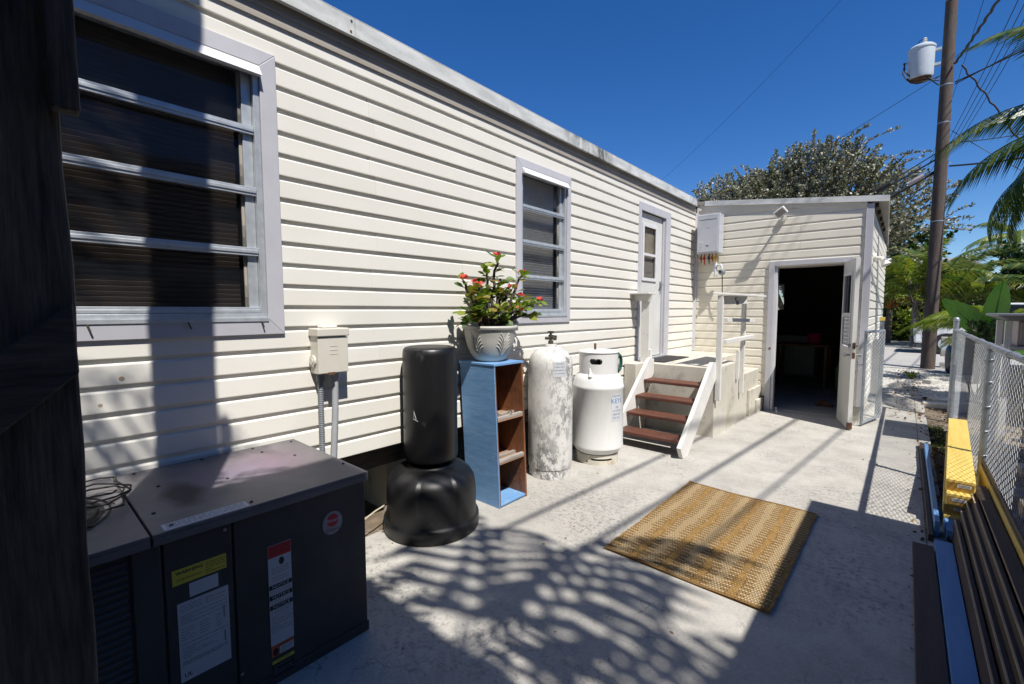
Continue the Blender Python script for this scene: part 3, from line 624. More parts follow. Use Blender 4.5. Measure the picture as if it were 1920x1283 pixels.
bm = BM(); lb(bm, a - .02, b + .02, -.012, -.001, c - .02, c + .012); lb(bm, a - .02, b + .02, -.012, -.001, d - .012, d + .03); lb(bm, a - .02, a + .012, -.0115, -.001, c + .013, d - .013); lb(bm, b - .012, b + .02, -.0115, -.001, c + .013, d - .013); lb(bm, a, b, -.012, -.001, 1.42, 1.46); obj('window_frame', bm, 'trim_white', leaf, bevel=.002)
bm = BM(); lb(bm, a, b, .014, .018, 1.46, d - .01); obj('pane', bm, 'car_glass', leaf)
for i in range(8):
    bm = BM(); z = c + .02 + i * .05; lb(bm, a, b, .010 + .0, .016, z, z + .046); obj('louvre', bm, 'heater_enamel', leaf)
for z, m in ((.94, 'rust'), (1.06, 'rust')):
    bm = BM(); lb(bm, wdt + .0005, wdt + .004, .008, .038, z - .035, z + .035); obj('latch_plate', bm, m, leaf)
bm = BM()
for sgn, n in ((-1, -.001), (1, .046)):
    p = H0 + du * (wdt - .06) + Vector((0, 0, .94)); tube(bm, [p + dn * n, p + dn * (n + sgn * .03), p + dn * (n + sgn * .055), p + dn * (n + sgn * .065)], [.012, .012, .024, .018], 12)
    p = H0 + du * (wdt - .06) + Vector((0, 0, 1.06)); tube(bm, [p + dn * n, p + dn * (n + sgn * .022)], .020, 12)
obj('knob', bm, 'galvanised', leaf, smooth=True)
bm = BM(); lb(bm, wdt - .05, wdt + .003, -.0015, .0465, .016, .10); obj('rotten_corner', bm, 'rust', leaf)
# things inside the annex
bm = BM(); tube(bm, [(-1.0, 8.3, .03), (-.9, 8.35, .05), (-.78, 8.3, .03)], [.03, .07, .02], 8); tag(obj('cloth', bm, 'rust', smooth=True), 'dark red cloth lying on the dark floor inside the annex door', 'cloth')
tb = thing('work_table', 'dim wooden table standing inside the dark annex doorway', 'table', (-1.55, 10.4, 0.013))
bx('table_top', 'varnished_ply', tb, -1.95, -1.05, 10.1, 10.8, .80, .84)
for x in (-1.93, -1.12):
    for y in (10.12, 10.73): bx('leg', 'varnished_ply', tb, x, x + .05, y, y + .05, .013, .799)
bm = BM(); lathe(bm, [(.10, 0), (.13, .2), (.14, .21)], (-1.32, 10.4, .841), 20); tag(obj('plastic_bucket', bm, 'pink_plastic', smooth=True), 'bright pink bucket on the dim table inside the annex', 'bucket')
bm = BM(); box(bm, -.95, -.62, 10.2, 10.7, .013, .45); box(bm, -.93, -.64, 10.22, 10.68, .451, .5); tag(obj('storage_crate', bm, 'green_plastic', bevel=.02), 'green plastic crate on the annex floor behind the open door', 'crate')
cb = thing('wall_cabinet', 'pale cabinet at the back of the dark annex room', 'cabinet', (-2.0, 12.1, 0.013))
bx('carcass', 'trim_white', cb, -2.3, -1.5, 12.0, 12.38, .013, .90); bx('door', 'trim_white', cb, -2.29, -1.905, 11.98, 11.999, .05, .86, .004); bx('door', 'trim_white', cb, -1.895, -1.51, 11.98, 11.999, .05, .86, .004)

# tankless heater
ht = thing('water_heater', 'grey wall mounted water heater box in the corner above the steps', 'water heater', (-2.38, 7.52, 2.35))
bm = BM(); box(bm, -2.53, -2.20, 7.30, 7.515, 2.375, 2.975); body = obj('casing', bm, ['heater_enamel', 'heater_side'], ht, bevel=.008)
bx('front_panel', 'heater_enamel', ht, -2.522, -2.215, 7.288, 7.2995, 2.395, 2.965, .005)
bx('air_slot', 'ink', ht, -2.50, -2.24, 7.2865, 7.2885, 2.885, 2.892)
text('Rinnai', .028, (-2.37, 7.287, 2.765), (1, 0, 0), (0, 0, 1), 'ink_grey', ht, lift=.001)
bx('data_sticker', 'label_white', ht, -2.505, -2.435, 7.2865, 7.2885, 2.43, 2.56)
for i in range(5): bx('print_line', 'ink_grey', ht, -2.50, -2.44, 7.2858, 7.2864, 2.445 + i * .022, 2.452 + i * .022)
bx('status_light', 'ink', ht, -2.39, -2.355, 7.2865, 7.2885, 2.482, 2.498)
for x, m, l in ((-2.49, 'copper', .13), (-2.44, 'red_valve', .16), (-2.37, 'brass_dark', .15), (-2.32, 'copper', .12), (-2.27, 'yellow_valve', .15)):
    bm = BM(); tube(bm, [(x, 7.40, 2.374), (x, 7.40, 2.374 - l)], .010, 8); tube(bm, [(x, 7.40, 2.33), (x, 7.36, 2.33), (x, 7.36, 2.29)], .013, 8)
    tube(bm, [(x - .02, 7.38, 2.30), (x + .02, 7.38, 2.30)], .014, 8); obj('valve', bm, m, ht, smooth=True)
pp = thing('gas_pipe', 'white elbow pipe with a round gauge below the wall heater', 'pipe', (-2.25, 7.45, 1.95))
bm = BM(); tube(bm, [(-2.28, 7.44, 2.24), (-2.28, 7.44, 2.02)], .022, 10); tube(bm, [(-2.28, 7.43, 2.17), (-2.24, 7.42, 2.20), (-2.20, 7.42, 2.20), (-2.185, 7.42, 2.17), (-2.185, 7.42, 2.13)], .016, 10); obj('pipe', bm, 'heater_side', pp, smooth=True)
bm = BM(); lathe(bm, [(.012, -.045), (.045, -.03), (.052, 0), (.045, .03), (.012, .045)], (-2.18, 7.42, 2.08), 16); obj('regulator', bm, 'galvanised', pp, smooth=True)
bm = BM(); tube(bm, [(-2.19, 7.36, 2.085), (-2.19, 7.355, 2.085)], .024, 12); obj('dial', bm, 'ink', pp)
bm = BM(); tube(bm, [(-2.18, 7.44, 2.04), (-2.175, 7.45, 1.80), (-2.17, 7.47, 1.60)], .007, 6); obj('feed_tube', bm, 'black_cable', pp)

# flood light on annex front
fl = thing('flood_light', 'small white flood light angled out below the annex roof edge', 'light', (-1.42, YA - .02, 2.86))
P0 = Vector((-1.40, 7.34, 2.87))
bm = BM(); tube(bm, [(-1.40, YA - .016, 2.82), (-1.40, YA - .05, 2.82)], .045, 14); tube(bm, [(-1.40, YA - .05, 2.82), (-1.40, 7.43, 2.82), P0], .016, 8); obj('bracket', bm, 'white_plastic', fl, smooth=True)
ez = Vector((-.55, -.30, .78)).normalized(); ex = Vector((.80, -.1, .55)); ex = (ex - ez * ex.dot(ez)).normalized(); ey = ez.cross(ex)
def ob(bm, c, ex, ey, ez, a, b, d):
    hexa(bm, [tuple(c + ex * sx * a + ey * sy * b + ez * sz * d) for sz in (-1, 1) for sx, sy in ((-1, -1), (1, -1), (1, 1), (-1, 1))])
bm = BM(); ob(bm, P0, ex, ey, ez, .075, .04, .055); obj('lamp_head', bm, 'white_plastic', fl, bevel=.01)
bm = BM(); ob(bm, P0 - ey * .042, ex, ey, ez, .058, .003, .040); obj('lens', bm, 'soffit_tan', fl)
bm = BM(); ob(bm, P0 + ex * .02 + Vector((0.0, 0, -.075)), ex, ey, ez, .02, .02, .02); obj('sensor', bm, 'white_plastic', fl, bevel=.004)
# twin spot on side
sp = thing('twin_spotlight', 'white two headed spotlight high on the annex side wall', 'light', (XR, 8.0, 2.2))
bm = BM(); tube(bm, [(XR, 8.0, 2.22), (XR + .04, 8.0, 2.22)], .06, 14); obj('base', bm, 'white_plastic', sp, smooth=True)
for yy, dx, dz in ((7.93, .10, -.09), (8.05, .14, -.05)):
    a = Vector((XR + .04, 8.0, 2.22)); b = a + Vector((.06, yy - 8.0, -.02)); c = b + Vector((dx * .45, -.02, dz)); 
    bm = BM(); tube(bm, [a, b, b + (c - b) * .5, c, c + (c - b) * .1], [.012, .02, .035, .055, .056], 14); obj('lamp_head', bm, 'white_plastic', sp, smooth=True)

# ------------------------------------------------------------------ platform and stairs
pf = thing('concrete_platform', 'stained concrete porch block with side steps in the wall corner', 'porch', (-2.1, 6.0, 0))
bx('block', 'concrete_stained', pf, -2.615, -1.635, 5.44, 6.42, -.05, .822, .008)
bx('block', 'concrete_stained', pf, -2.63, -1.637, 6.421, YA - .02, -.05, .8215 if False else .62, .008)
bx('upper_landing', 'concrete_stained', pf, -2.63, -1.95, 6.422, YA - .021, .621, .821, .006)
bx('step', 'concrete_stained', pf, -1.636, -1.60, 6.9, YA - .03, -.05, .37, .006)
bx('step', 'concrete_stained', pf, -1.599, -1.565, 7.2, YA - .04, -.05, .19, .006)
bx('wing_block', 'concrete_stained', pf, -2.63, -2.47, 5.13, 5.439, -.05, .835, .008)
tag(bx('door_mat', 'mat_black', None, -2.60, -2.30, 5.58, 6.45, .8235, .835, .003), 'black rubber mat on the concrete porch before the grey door', 'mat')

st = thing('wooden_steps', 'four red-brown treads between white stringers leading to the porch', 'steps', (-2.0, 5.0, 0))
for xa in (-1.665, -2.415):
    bm = BM(); P = [(4.39, .12), (4.46, .0), (4.60, .0), (5.437, .70), (5.437, .88), (5.36, .90), (5.30, .90)]
    v0 = [bm.verts.new((xa, y, z)) for y, z in P]; v1 = [bm.verts.new((xa + .042, y, z)) for y, z in P]
    bm.faces.new(v0[::-1]); bm.faces.new(v1)
    for i in range(len(P)): bm.faces.new((v0[i], v0[(i + 1) % len(P)], v1[(i + 1) % len(P)], v1[i]))
    obj('stringer', bm, 'peeling_white', st, bevel=.003)
for i, (yf, z) in enumerate(((4.47, .17), (4.70, .335), (4.92, .495), (5.14, .655))):
    bm = BM(); box(bm, -2.371, -1.667, yf, yf + .235, z - .036, z)
    o = obj('tread', bm, 'tread_red', st, bevel=.006)
    for xa in (-2.370, -1.690):
        bm = BM(); box(bm, xa, xa + .022, yf + .05, yf + .2, z - .075, z - .037); obj('cleat', bm, 'peeling_white', st)

# railing at the right of the porch
rl = thing('porch_railing', 'white peeling ladder-like railing with a shelf cap beside the porch', 'railing', (-1.6, 5.9, .45))
bx('post', 'peeling_white', rl, -1.632, -1.574, 5.43, 5.475, .45, 1.665, .003)
bx('post', 'peeling_white', rl, -1.632, -1.580, 6.43, 6.475, .40, 1.665, .003)
bx('stub', 'peeling_white', rl, -1.633, -1.60, 6.27, 6.32, .60, .97, .002)
for z, dz in ((1.385, -.03), (1.135, .005)):
    bm = BM(); hexa(bm, [(-1.625, 5.36, z - .022), (-1.578, 5.36, z - .022), (-1.578, 6.62, z - .022 + dz), (-1.625, 6.62, z - .022 + dz), (-1.625, 5.36, z + .022), (-1.578, 5.36, z + .022), (-1.578, 6.62, z + .022 + dz), (-1.625, 6.62, z + .022 + dz)])
    bmesh.ops.translate(bm, verts=bm.verts, vec=(.048 if z > 1.2 else .047, 0.115, 0)); bmesh.ops.scale(bm, verts=bm.verts, vec=(1, 1, 1)); obj('rail', bm, 'peeling_white', rl, bevel=.002)
bm = BM(); hexa(bm, [(-1.66, 5.36, 1.676), (-1.36, 5.60, 1.656), (-1.33, 6.35, 1.656), (-1.66, 6.55, 1.676), (-1.66, 5.36, 1.70), (-1.36, 5.60, 1.68), (-1.33, 6.35, 1.68), (-1.66, 6.55, 1.70)]); obj('shelf_cap', bm, 'peeling_white', rl, bevel=.003)
bm = BM(); hexa(bm, [(-1.62, 5.50, 1.56), (-1.38, 5.64, 1.57), (-1.38, 5.665, 1.57), (-1.62, 5.525, 1.56), (-1.62, 5.50, 1.665), (-1.38, 5.64, 1.655), (-1.38, 5.665, 1.655), (-1.62, 5.525, 1.665)]); obj('shelf_apron', bm, 'peeling_white', rl)
bm = BM(); tube(bm, [(-1.47, 5.56, 1.63), (-1.45, 5.54, 1.60), (-1.45, 5.55, 1.56)], .014, 8); obj('hook', bm, 'ink', rl)
# left post
lp = thing('porch_post', 'white wooden post with a bracketed cap at the left side of the steps', 'post', (-2.47, 5.42, .5))
bx('post', 'peeling_white', lp, -2.53, -2.425, 5.375, 5.43, .50, 1.60, .003)
bx('side_board', 'peeling_white', lp, -2.424, -2.40, 5.38, 5.428, .55, 1.00, .002)
bx('cap', 'peeling_white', lp, -2.645, -2.385, 5.26, 5.50, 1.695, 1.715, .002)
bm = BM(); hexa(bm, [(-2.60, 5.35, 1.615), (-2.41, 5.35, 1.60), (-2.41, 5.372, 1.60), (-2.60, 5.372, 1.615), (-2.645, 5.35, 1.694), (-2.385, 5.35, 1.694), (-2.385, 5.372, 1.694), (-2.645, 5.372, 1.694)]); obj('bracket', bm, 'peeling_white', lp)
bx('top_block', 'peeling_white', lp, -2.53, -2.425, 5.375, 5.43, 1.601, 1.693, .002)

# ------------------------------------------------------------------ electric box and conduits
eb = thing('meter_box', 'cream metal electric disconnect box on the siding with two conduits', 'electric box', (XW + .02, 1.28, .65))
bx('enclosure', 'box_enamel', eb, XW + .017, XW + .115, 1.200, 1.375, 1.125, 1.385, .004)
bx('cover', 'box_enamel', eb, XW + .1155, XW + .128, 1.196, 1.380, 1.128, 1.340, .004)
bx('hood', 'box_enamel', eb, XW + .017, XW + .138, 1.190, 1.386, 1.345, 1.392, .006)
bx('top_hub', 'white_plastic', eb, XW + .03, XW + .10, 1.24, 1.33, 1.393, 1.408, .005)
bm = BM()
for z in (1.238, 1.262, 1.286): box(bm, XW + .1285, XW + .1295, 1.265, 1.315, z, z + .003)
obj('embossing', bm, 'box_enamel', eb)
bx('latch', 'rust', eb, XW + .1285, XW + .134, 1.25, 1.29, 1.118, 1.134)
bm = BM(); tube(bm, [(XW + .06, 1.187, 1.20), (XW + .06, 1.199, 1.20)], .034, 16); tube(bm, [(XW + .06, 1.183, 1.20), (XW + .06, 1.187, 1.20)], .02, 16); obj('knockout', bm, 'box_enamel', eb, smooth=True)
bm = BM(); pts = [(XW + .06, 1.235, 1.13 - i * .0055) for i in range(100)]; rs = [.017 if i % 2 else .0145 for i in range(100)]; tube(bm, pts, rs, 12); tube(bm, [(XW + .06, 1.235, 1.125), (XW + .06, 1.235, 1.08)], .024, 12); obj('flexible_conduit', bm, 'flex_conduit', eb, smooth=True)
bm = BM(); tube(bm, [(XW + .075, 1.32, 1.13), (XW + .07, 1.318, .90), (XW + .06, 1.300, .55)], .019, 12); tube(bm, [(XW + .075, 1.32, 1.128), (XW + .075, 1.32, 1.09)], .027, 12); obj('rigid_conduit', bm, 'grey_conduit', eb, smooth=True)

# ------------------------------------------------------------------ air conditioner
ac = thing('air_conditioner', 'big grey packaged air conditioner with warning labels beside the wall', 'air conditioner', (-2.27, .35, 0))
X1 = -1.833; Xb = -2.60
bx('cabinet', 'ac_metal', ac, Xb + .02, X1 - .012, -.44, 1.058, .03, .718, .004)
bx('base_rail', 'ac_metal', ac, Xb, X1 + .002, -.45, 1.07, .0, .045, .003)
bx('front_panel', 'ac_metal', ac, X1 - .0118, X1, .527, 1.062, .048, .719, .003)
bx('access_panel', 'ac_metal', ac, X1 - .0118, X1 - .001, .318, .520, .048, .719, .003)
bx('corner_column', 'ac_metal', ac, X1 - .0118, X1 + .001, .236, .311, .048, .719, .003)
for a, b, l in ((-.455, .285, 'left'), (.292, 1.075, 'right')):
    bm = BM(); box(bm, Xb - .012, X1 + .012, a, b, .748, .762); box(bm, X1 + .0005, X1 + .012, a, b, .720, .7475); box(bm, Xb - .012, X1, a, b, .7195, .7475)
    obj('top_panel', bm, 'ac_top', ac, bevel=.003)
for i in range(26):
    z = .07 + i * .0247
    bm = BM(); hexa(bm, [(X1 - .011, -.40, z), (X1 - .004, -.40, z - .004), (X1 - .004, .225, z - .004), (X1 - .011, .225, z), (X1 - .011, -.40, z + .012), (X1 - .004, -.40, z + .006), (X1 - .004, .225, z + .006), (X1 - .011, .225, z + .012)]); obj('louver', bm, 'ac_metal', ac)
for (y, x) in ((1.04, -2.56), (.85, -2.58), (.62, -2.58), (.36, -2.58), (.33, -2.02), (.35, -1.86), (.60, -1.86), (.62, -2.2), (.95, -2.3), (1.05, -2.0), (.86, -2.48), (.40, -2.32)):
    bm = BM(); lathe(bm, [(.007, 0), (.007, .003), (.004, .005)], (x, y, .762), 8); obj('screw', bm, 'ink', ac)
for (y, z) in ((.50, .70), (.535, .12), (.245, .20), (.40, .73)):
    bm = BM(); tube(bm, [(X1 + .001, y, z), (X1 + .004, y, z)], .006, 8); obj('screw', bm, 'galvanised', ac)
# fan guard coil
bm = BM(); cx_, cy_ = -2.22, -.02
for r in [.06, .10, .14, .18, .22, .255]:
    tube(bm, [(cx_ + r * math.cos(a * .1309), cy_ + r * math.sin(a * .1309), .785 - .0009 / max(.05, .3 - r)) for a in range(49)], .0035, 6, False)
for q in range(8):
    a = q * .785; tube(bm, [(cx_ + .04 * math.cos(a), cy_ + .04 * math.sin(a), .785), (cx_ + .27 * math.cos(a), cy_ + .27 * math.sin(a), .770)], .0035, 6)
obj('fan_guard', bm, 'black_metal', ac, smooth=True)
bm = BM(); lathe(bm, [(.24, 0), (.24, .002)], (cx_, cy_, .7625), 32); obj('fan_opening', bm, 'ink', ac)
bm = BM(); tube(bm, [(-2.25 + .13 * math.cos(a * .5) + .01 * math.sin(a), .20 + .09 * math.sin(a * .5) + .02 * math.sin(a * 1.7), .785 + .0015 * a) for a in range(40)], .0035, 6); tag(obj('cable_coil', bm, 'black_cable', smooth=True), 'loose coil of black cable lying on the grey air conditioner', 'cable')
fx = X1 + .0015
def lab(name, m, y0, y1, z0, z1, x=fx): return bx(name, m, ac, x - .001, x + .0006, y0, y1, z0, z1)
def tl(s, size, y, z, m='ink', al='CENTER', b=0.0, x=None): return text(s, size, ((x or fx) + .0012, y, z), (0, 1, 0), (0, 0, 1), m, ac, align=al, bold=b)
def lines(y0, y1, z0, z1, n, m='ink_grey', th=.0022, x=None):
    bm = BM(); xx = (x or fx) + .0009
    for i in range(n):
        z = z1 - (i + .5) * (z1 - z0) / n; y = y0
        while y < y1 - .004:
            w = random.uniform(.004, .02); box(bm, xx - .0002, xx + .0004, y, min(y1, y + w), z - th / 2, z + th / 2); y += w + .0025
            if random.random() < .06: break
    return obj('print_lines', bm, m, ac, kind='stuff')
# maker badge
bm = BM(); cy2, cz2 = .905, .578
def disc(cy, cz, ry, rz_, x, m, name, n=36, t=.0008):
    bm = BM(); a = [(cy + ry * math.cos(q * 6.28318 / n), cz + rz_ * math.sin(q * 6.28318 / n)) for q in range(n)]
    v0 = [bm.verts.new((x, y, z)) for y, z in a]; v1 = [bm.verts.new((x + t, y, z)) for y, z in a]
    bm.faces.new(v1); [bm.faces.new((v0[i], v0[(i + 1) % n], v1[(i + 1) % n], v1[i])) for i in range(n)]
    return obj(name, bm, m, ac)
bm.free()
disc(cy2, cz2, .046, .052, fx, 'ink_grey', 'badge'); disc(cy2, cz2, .043, .049, fx + .001, 'cabinet_lilac', 'badge_face'); disc(cy2, cz2 + .012, .026, .028, fx + .002, 'label_red', 'badge_circle')
text('Rheem', .022, (fx + .0035, cy2 + .003, cz2 + .012), (0, 1, 0), (0, 0, 1), 'label_white', ac); text('Classic', .022, (fx + .0025, cy2, cz2 - .029), (0, 1, 0), (0, 0, 1), 'ink', ac)
# tall sticker
lab('sticker', 'label_white', .640, .728, .165, .575); lab('sticker_band', 'label_red', .641, .727, .525, .574, fx + .001)
tl('ELECTRICAL', .012, .684, .560, 'ink', x=fx + .001); tl('SHOCK HAZARD', .011, .684, .540, 'ink', x=fx + .001)
disc(.69, .502, .010, .015, fx + .001, 'ink', 'pictogram'); lines(.65, .72, .455, .483, 3); lines(.65, .72, .425, .447, 2)
for z in (.405, .362, .322):
    lab('notice_bar', 'ink', .641, .727, z - .009, z + .009, fx + .001); tl('NOTICE', .018, .684, z, 'label_white', x=fx + .001); lines(.645, .722, z - .030, z - .012, 2)
lines(.645, .724, .215, .288, 9); lab('lower_band', 'label_orange', .641, .727, .118, .164); lab('text_panel', 'label_white', .672, .726, .120, .150, fx + .001); tl('WARNING', .013, .690, .157, 'ink', x=fx + .001); lines(.676, .722, .122, .148, 4, x=fx + .001); disc(.656, .137, .010, .016, fx + .001, 'ink', 'pictogram')
lab('small_sticker', 'ink', .642, .726, .030, .100); lab('sticker_band', 'label_yellow', .642, .726, .088, .101, fx + .001); tl('CAUTION', .012, .684, .0945, 'ink', x=fx + .001); lines(.648, .72, .04, .08, 4, 'ink_grey', x=fx)
# yellow warning strip, blank strip, data plate
fx2 = fx - .001
lab('warning_strip', 'label_yellow', .338, .500, .558, .612, fx2); tl('WARNING', .0165, .388, .598, x=fx2, b=.0004); tl('AVERTISSEMENT', .0105, .388, .574, x=fx2); lines(.435, .495, .563, .606, 5, 'ink', .002, x=fx2)
lab('blank_label', 'label_white', .385, .472, .500, .549, fx2)
lab('data_plate', 'label_white', .348, .502, .205, .490, fx2)
for (a, b, c, d, n) in ((.355, .42, .455, .482, 3), (.43, .495, .455, .482, 4), (.355, .495, .41, .445, 5), (.355, .395, .35, .40, 5), (.41, .44, .35, .40, 5), (.46, .475, .35, .40, 5), (.355, .495, .335, .343, 1), (.355, .46, .285, .328, 5), (.355, .495, .262, .278, 3)): lines(a, b, c, d, n, x=fx2)
lab('print_bar', 'ink_grey', .483, .488, .375, .420, fx2 + .001); lab('print_bar', 'ink_grey', .483, .488, .285, .325, fx2 + .001); tl('UL', .020, .370, .226, 'ink', x=fx2, b=.0005)
# top sticker
bm = BM(); box(bm, X1 - .055, X1 + .004, .325, .585, .7622, .7630); obj('top_sticker', bm, 'label_white', ac)
bm = BM(); 
for i in range(4):
    y = .335
    while y < .57: w = random.uniform(.01, .03); box(bm, X1 - .048 + i * .012, X1 - .045 + i * .012, y, min(.575, y + w), .7631, .7634); y += w + .004
obj('print_lines', bm, 'ink', ac, kind='stuff')

# ------------------------------------------------------------------ punching bag
pb = thing('punching_bag', 'black free standing punching bag on a round plastic base', 'punching bag', (-2.441, 1.93, 0))
def modb(r, z, a):
    if .10 < z < .42:
        q = ((a + .55) % (math.pi / 2)) / (math.pi / 2); e = .12
        s = min(1, max(0, (abs(q - .5) - .22) / .03)); return r - .013 * s * min(1, (z - .10) / .03)
    return r
bm = BM(); lathe(bm, [(.300, 0), (.322, .004), (.328, .012), (.328, .078), (.326, .088), (.318, .096), (.316, .11), (.317, .16), (.319, .24), (.317, .30), (.308, .345), (.288, .380), (.250, .408), (.20, .425), (.165, .430), (.155, .436), (.150, .446), (.10, .448)], (-2.441, 1.93, 0), 160, True, modb); obj('base', bm, 'black_plastic', pb, smooth=True)
bm = BM(); lathe(bm, [(.10, .44), (.10, .49)], (-2.441, 1.93, 0), 24); obj('neck', bm, 'black_metal', pb, smooth=True)
bm = BM(); lathe(bm, [(.11, .468), (.155, .472), (.176, .484), (.184, .505), (.184, .55), (.183, .8), (.184, 1.20), (.180, 1.232), (.168, 1.246), (.145, 1.252), (.06, 1.254)], (-2.441, 1.93, 0), 64); obj('bag', bm, 'black_foam', pb, smooth=True)
bm = BM(); a0 = math.atan2(-1.93, 2.441) - .62
def onbag(da, z, r=.1865): return (-2.441 + r * math.cos(a0 + da), 1.93 + r * math.sin(a0 + da), z)
poly(bm, [onbag(0, .845), onbag(.10, .79), onbag(.085, .782), onbag(.01, .825)]); poly(bm, [onbag(.0, .845), onbag(-.005, .795), onbag(.008, .795), onbag(.010, .83)]); poly(bm, [onbag(-.03, .79), onbag(.17, .775), onbag(.17, .771), onbag(-.03, .785)]); obj('emblem', bm, 'label_white', pb)
bm = BM(); tube(bm, [(-2.62, 1.45, .10), (-2.66, 1.62, .13), (-2.72, 1.75, .12), (-2.80, 1.9, .10)], .006, 6); tag(obj('cord', bm, 'curtain', smooth=True), 'thin tan cord running behind the punching bag base', 'cord')

# ------------------------------------------------------------------ leaning bookcase
bc = thing('plywood_shelf', 'narrow blue painted plywood shelf unit standing open to the yard', 'shelf', (-2.42, 2.57, 0))
SX0, SX1, SY0, SY1, SH = -2.60, -2.235, 2.409, 2.735, 1.10
def sb(name, m, x0, x1, y0, y1, z0, z1, **kw):
    bm = BM(); box(bm, x0, x1, y0, y1, z0, z1)
    for v in bm.verts: v.co.y -= .055 * v.co.z
    return obj(name, bm, m, bc, bevel=kw.pop('bevel', .0015), **kw)
sb('side_panel', 'blue_ply', SX0, SX1, SY0, SY0 + .008, 0, SH - .013); sb('side_lining', 'varnished_ply', SX0, SX1 - .001, SY0 + .0085, SY0 + .018, .02, SH - .014)
sb('side_panel', 'varnished_ply', SX0, SX1, SY1 - .018, SY1, 0, SH - .013)
sb('top', 'blue_ply', SX0 - .005, SX1 + .004, SY0 - .004, SY1 + .004, SH - .012, SH + .004)
sb('back', 'varnished_ply', SX0, SX0 + .01, SY0 + .019, SY1 - .019, .02, SH - .014)
sb('bottom', 'blue_ply', SX0 + .011, SX1 - .002, SY0 + .019, SY1 - .019, .01, .026)
for z in (.335, .665):
    sb('shelf', 'ply_brown_top', SX0 + .011, SX1 - .002, SY0 + .019, SY1 - .019, z, z + .014)
    sb('shelf_edge', 'grey_edging', SX1 - .030, SX1 - .001, SY0 + .019, SY1 - .019, z + .0145, z + .036)
    sb('shelf_edge', 'grey_edging', SX1 - .12, SX1 - .09, SY0 + .019, SY1 - .019, z + .0145, z + .032)
bm = BM(); pts = [(SX1 - .05 - .05 * math.sin(i * .5), SY0 + .06 + i * .012, .705 + .02 * math.sin(i * .7)) for i in range(16)]
for i, p in enumerate(pts): pts[i] = (p[0], p[1] - .055 * p[2], p[2])
tube(bm, pts, .003, 6); tag(obj('wire_offcut', bm, 'black_cable'), 'bent black wire lying on the upper shelf of the blue unit', 'wire')

# ------------------------------------------------------------------ potted crown of thorns
pt = thing('potted_plant', 'red flowering thorny plant in a white embossed pot on the blue shelf', 'potted plant', (-2.43, 2.56, 1.105))
PX, PY, PZ = -2.43, 2.51, 1.105
bm = BM(); lathe(bm, [(.092, 0), (.108, .004), (.126, .022), (.150, .06), (.172, .11), (.188, .165), (.200, .235), (.204, .245), (.214, .250), (.218, .262), (.214, .272), (.196, .274), (.192, .262), (.185, .245), (.02, .243)], (PX, PY, PZ), 64); obj('pot', bm, 'pot_white', pt, smooth=True)
bm = BM(); lathe(bm, [(.19, .246), (.12, .252), (.02, .256)], (PX, PY, PZ), 24); obj('soil', bm, 'potting_soil', pt)
def rp(z):
    P_r = ((.0, .108), (.022, .126), (.06, .150), (.11, .172), (.165, .188), (.235, .200), (.3, .205))
    for (a0, b0), (a1, b1) in zip(P_r, P_r[1:]):
        if z <= a1: return b0 + (b1 - b0) * (z - a0) / (a1 - a0)
    return .205
ca = math.atan2(-PY, -PX)
def onpot(a, z, e=.001): r = rp(z) + e; return (PX + r * math.cos(a), PY + r * math.sin(a), PZ + z)
for da in (-.62, .62, 1.86, -1.86):
    bm = BM()
    tube(bm, [onpot(ca + da, .04 + i * .016) for i in range(10)], [.004] * 9 + [.001], 6)
    for j in range(5):
        for s in (-1, 1):
            zb = .05 + j * .024; tube(bm, [onpot(ca + da + s * .36 * (q / 6) * (1 - j * .10), zb + .055 * math.sin(q / 6 * 1.7) + .02 * q / 6) for q in range(7)], [.002, .0035, .0045, .0045, .0045, .0035, .0015], 6)
    obj('relief_leaf', bm, 'pot_white', pt, smooth=True)
bmL = BM()
vs = [bmL.verts.new(p) for p in ((0, 0, 0), (.2, .018 / .06 * .2, .01), (.55, .26, .03), (.85, .22, .0), (1, 0, -.06), (.85, -.22, .0), (.55, -.26, .03), (.2, -.06, .01), (.55, 0, -.02))]
for q in ((0, 1, 8), (1, 2, 8), (2, 3, 8), (3, 4, 8), (4, 5, 8), (5, 6, 8), (6, 7, 8), (7, 0, 8)): bmL.faces.new([vs[i] for i in q])
leafme = bpy.data.meshes.new('leaf'); bmL.to_mesh(leafme); bmL.free(); leafme.materials.append(MATS['leaf_green'])
def place(name, me, parent, p, d, s, roll=0.0):
    o = bpy.data.objects.new(name, me); scene.collection.objects.link(o); o.parent = parent; OFF[o.name] = root_loc(parent)
    d = Vector(d).normalized(); q = d.to_track_quat('X', 'Z'); 
    o.matrix_local = Matrix.Translation(Vector(p) - root_loc(parent)) @ q.to_matrix().to_4x4() @ Matrix.Rotation(roll, 4, 'X') @ Matrix.Diagonal((s, s, s, 1)); return o
bmF = BM()
for q in range(2):
    for i in range(5):
        a = i * 1.2566 + q * .6; r = .5 if q == 0 else .3; zz = .1 + q * .15
        c = bmF.verts.new((0, 0, zz - .08)); p1 = bmF.verts.new((r * math.cos(a - .45), r * math.sin(a - .45), zz)); p2 = bmF.verts.new((r * 1.25 * math.cos(a), r * 1.25 * math.sin(a), zz + .12)); p3 = bmF.verts.new((r * math.cos(a + .45), r * math.sin(a + .45), zz)); bmF.faces.new((c, p1, p2, p3))
flme = bpy.data.meshes.new('flower'); bmF.to_mesh(flme); bmF.free(); flme.materials.append(MATS['flower_red'])
rnd = random.Random(11)
stems = []
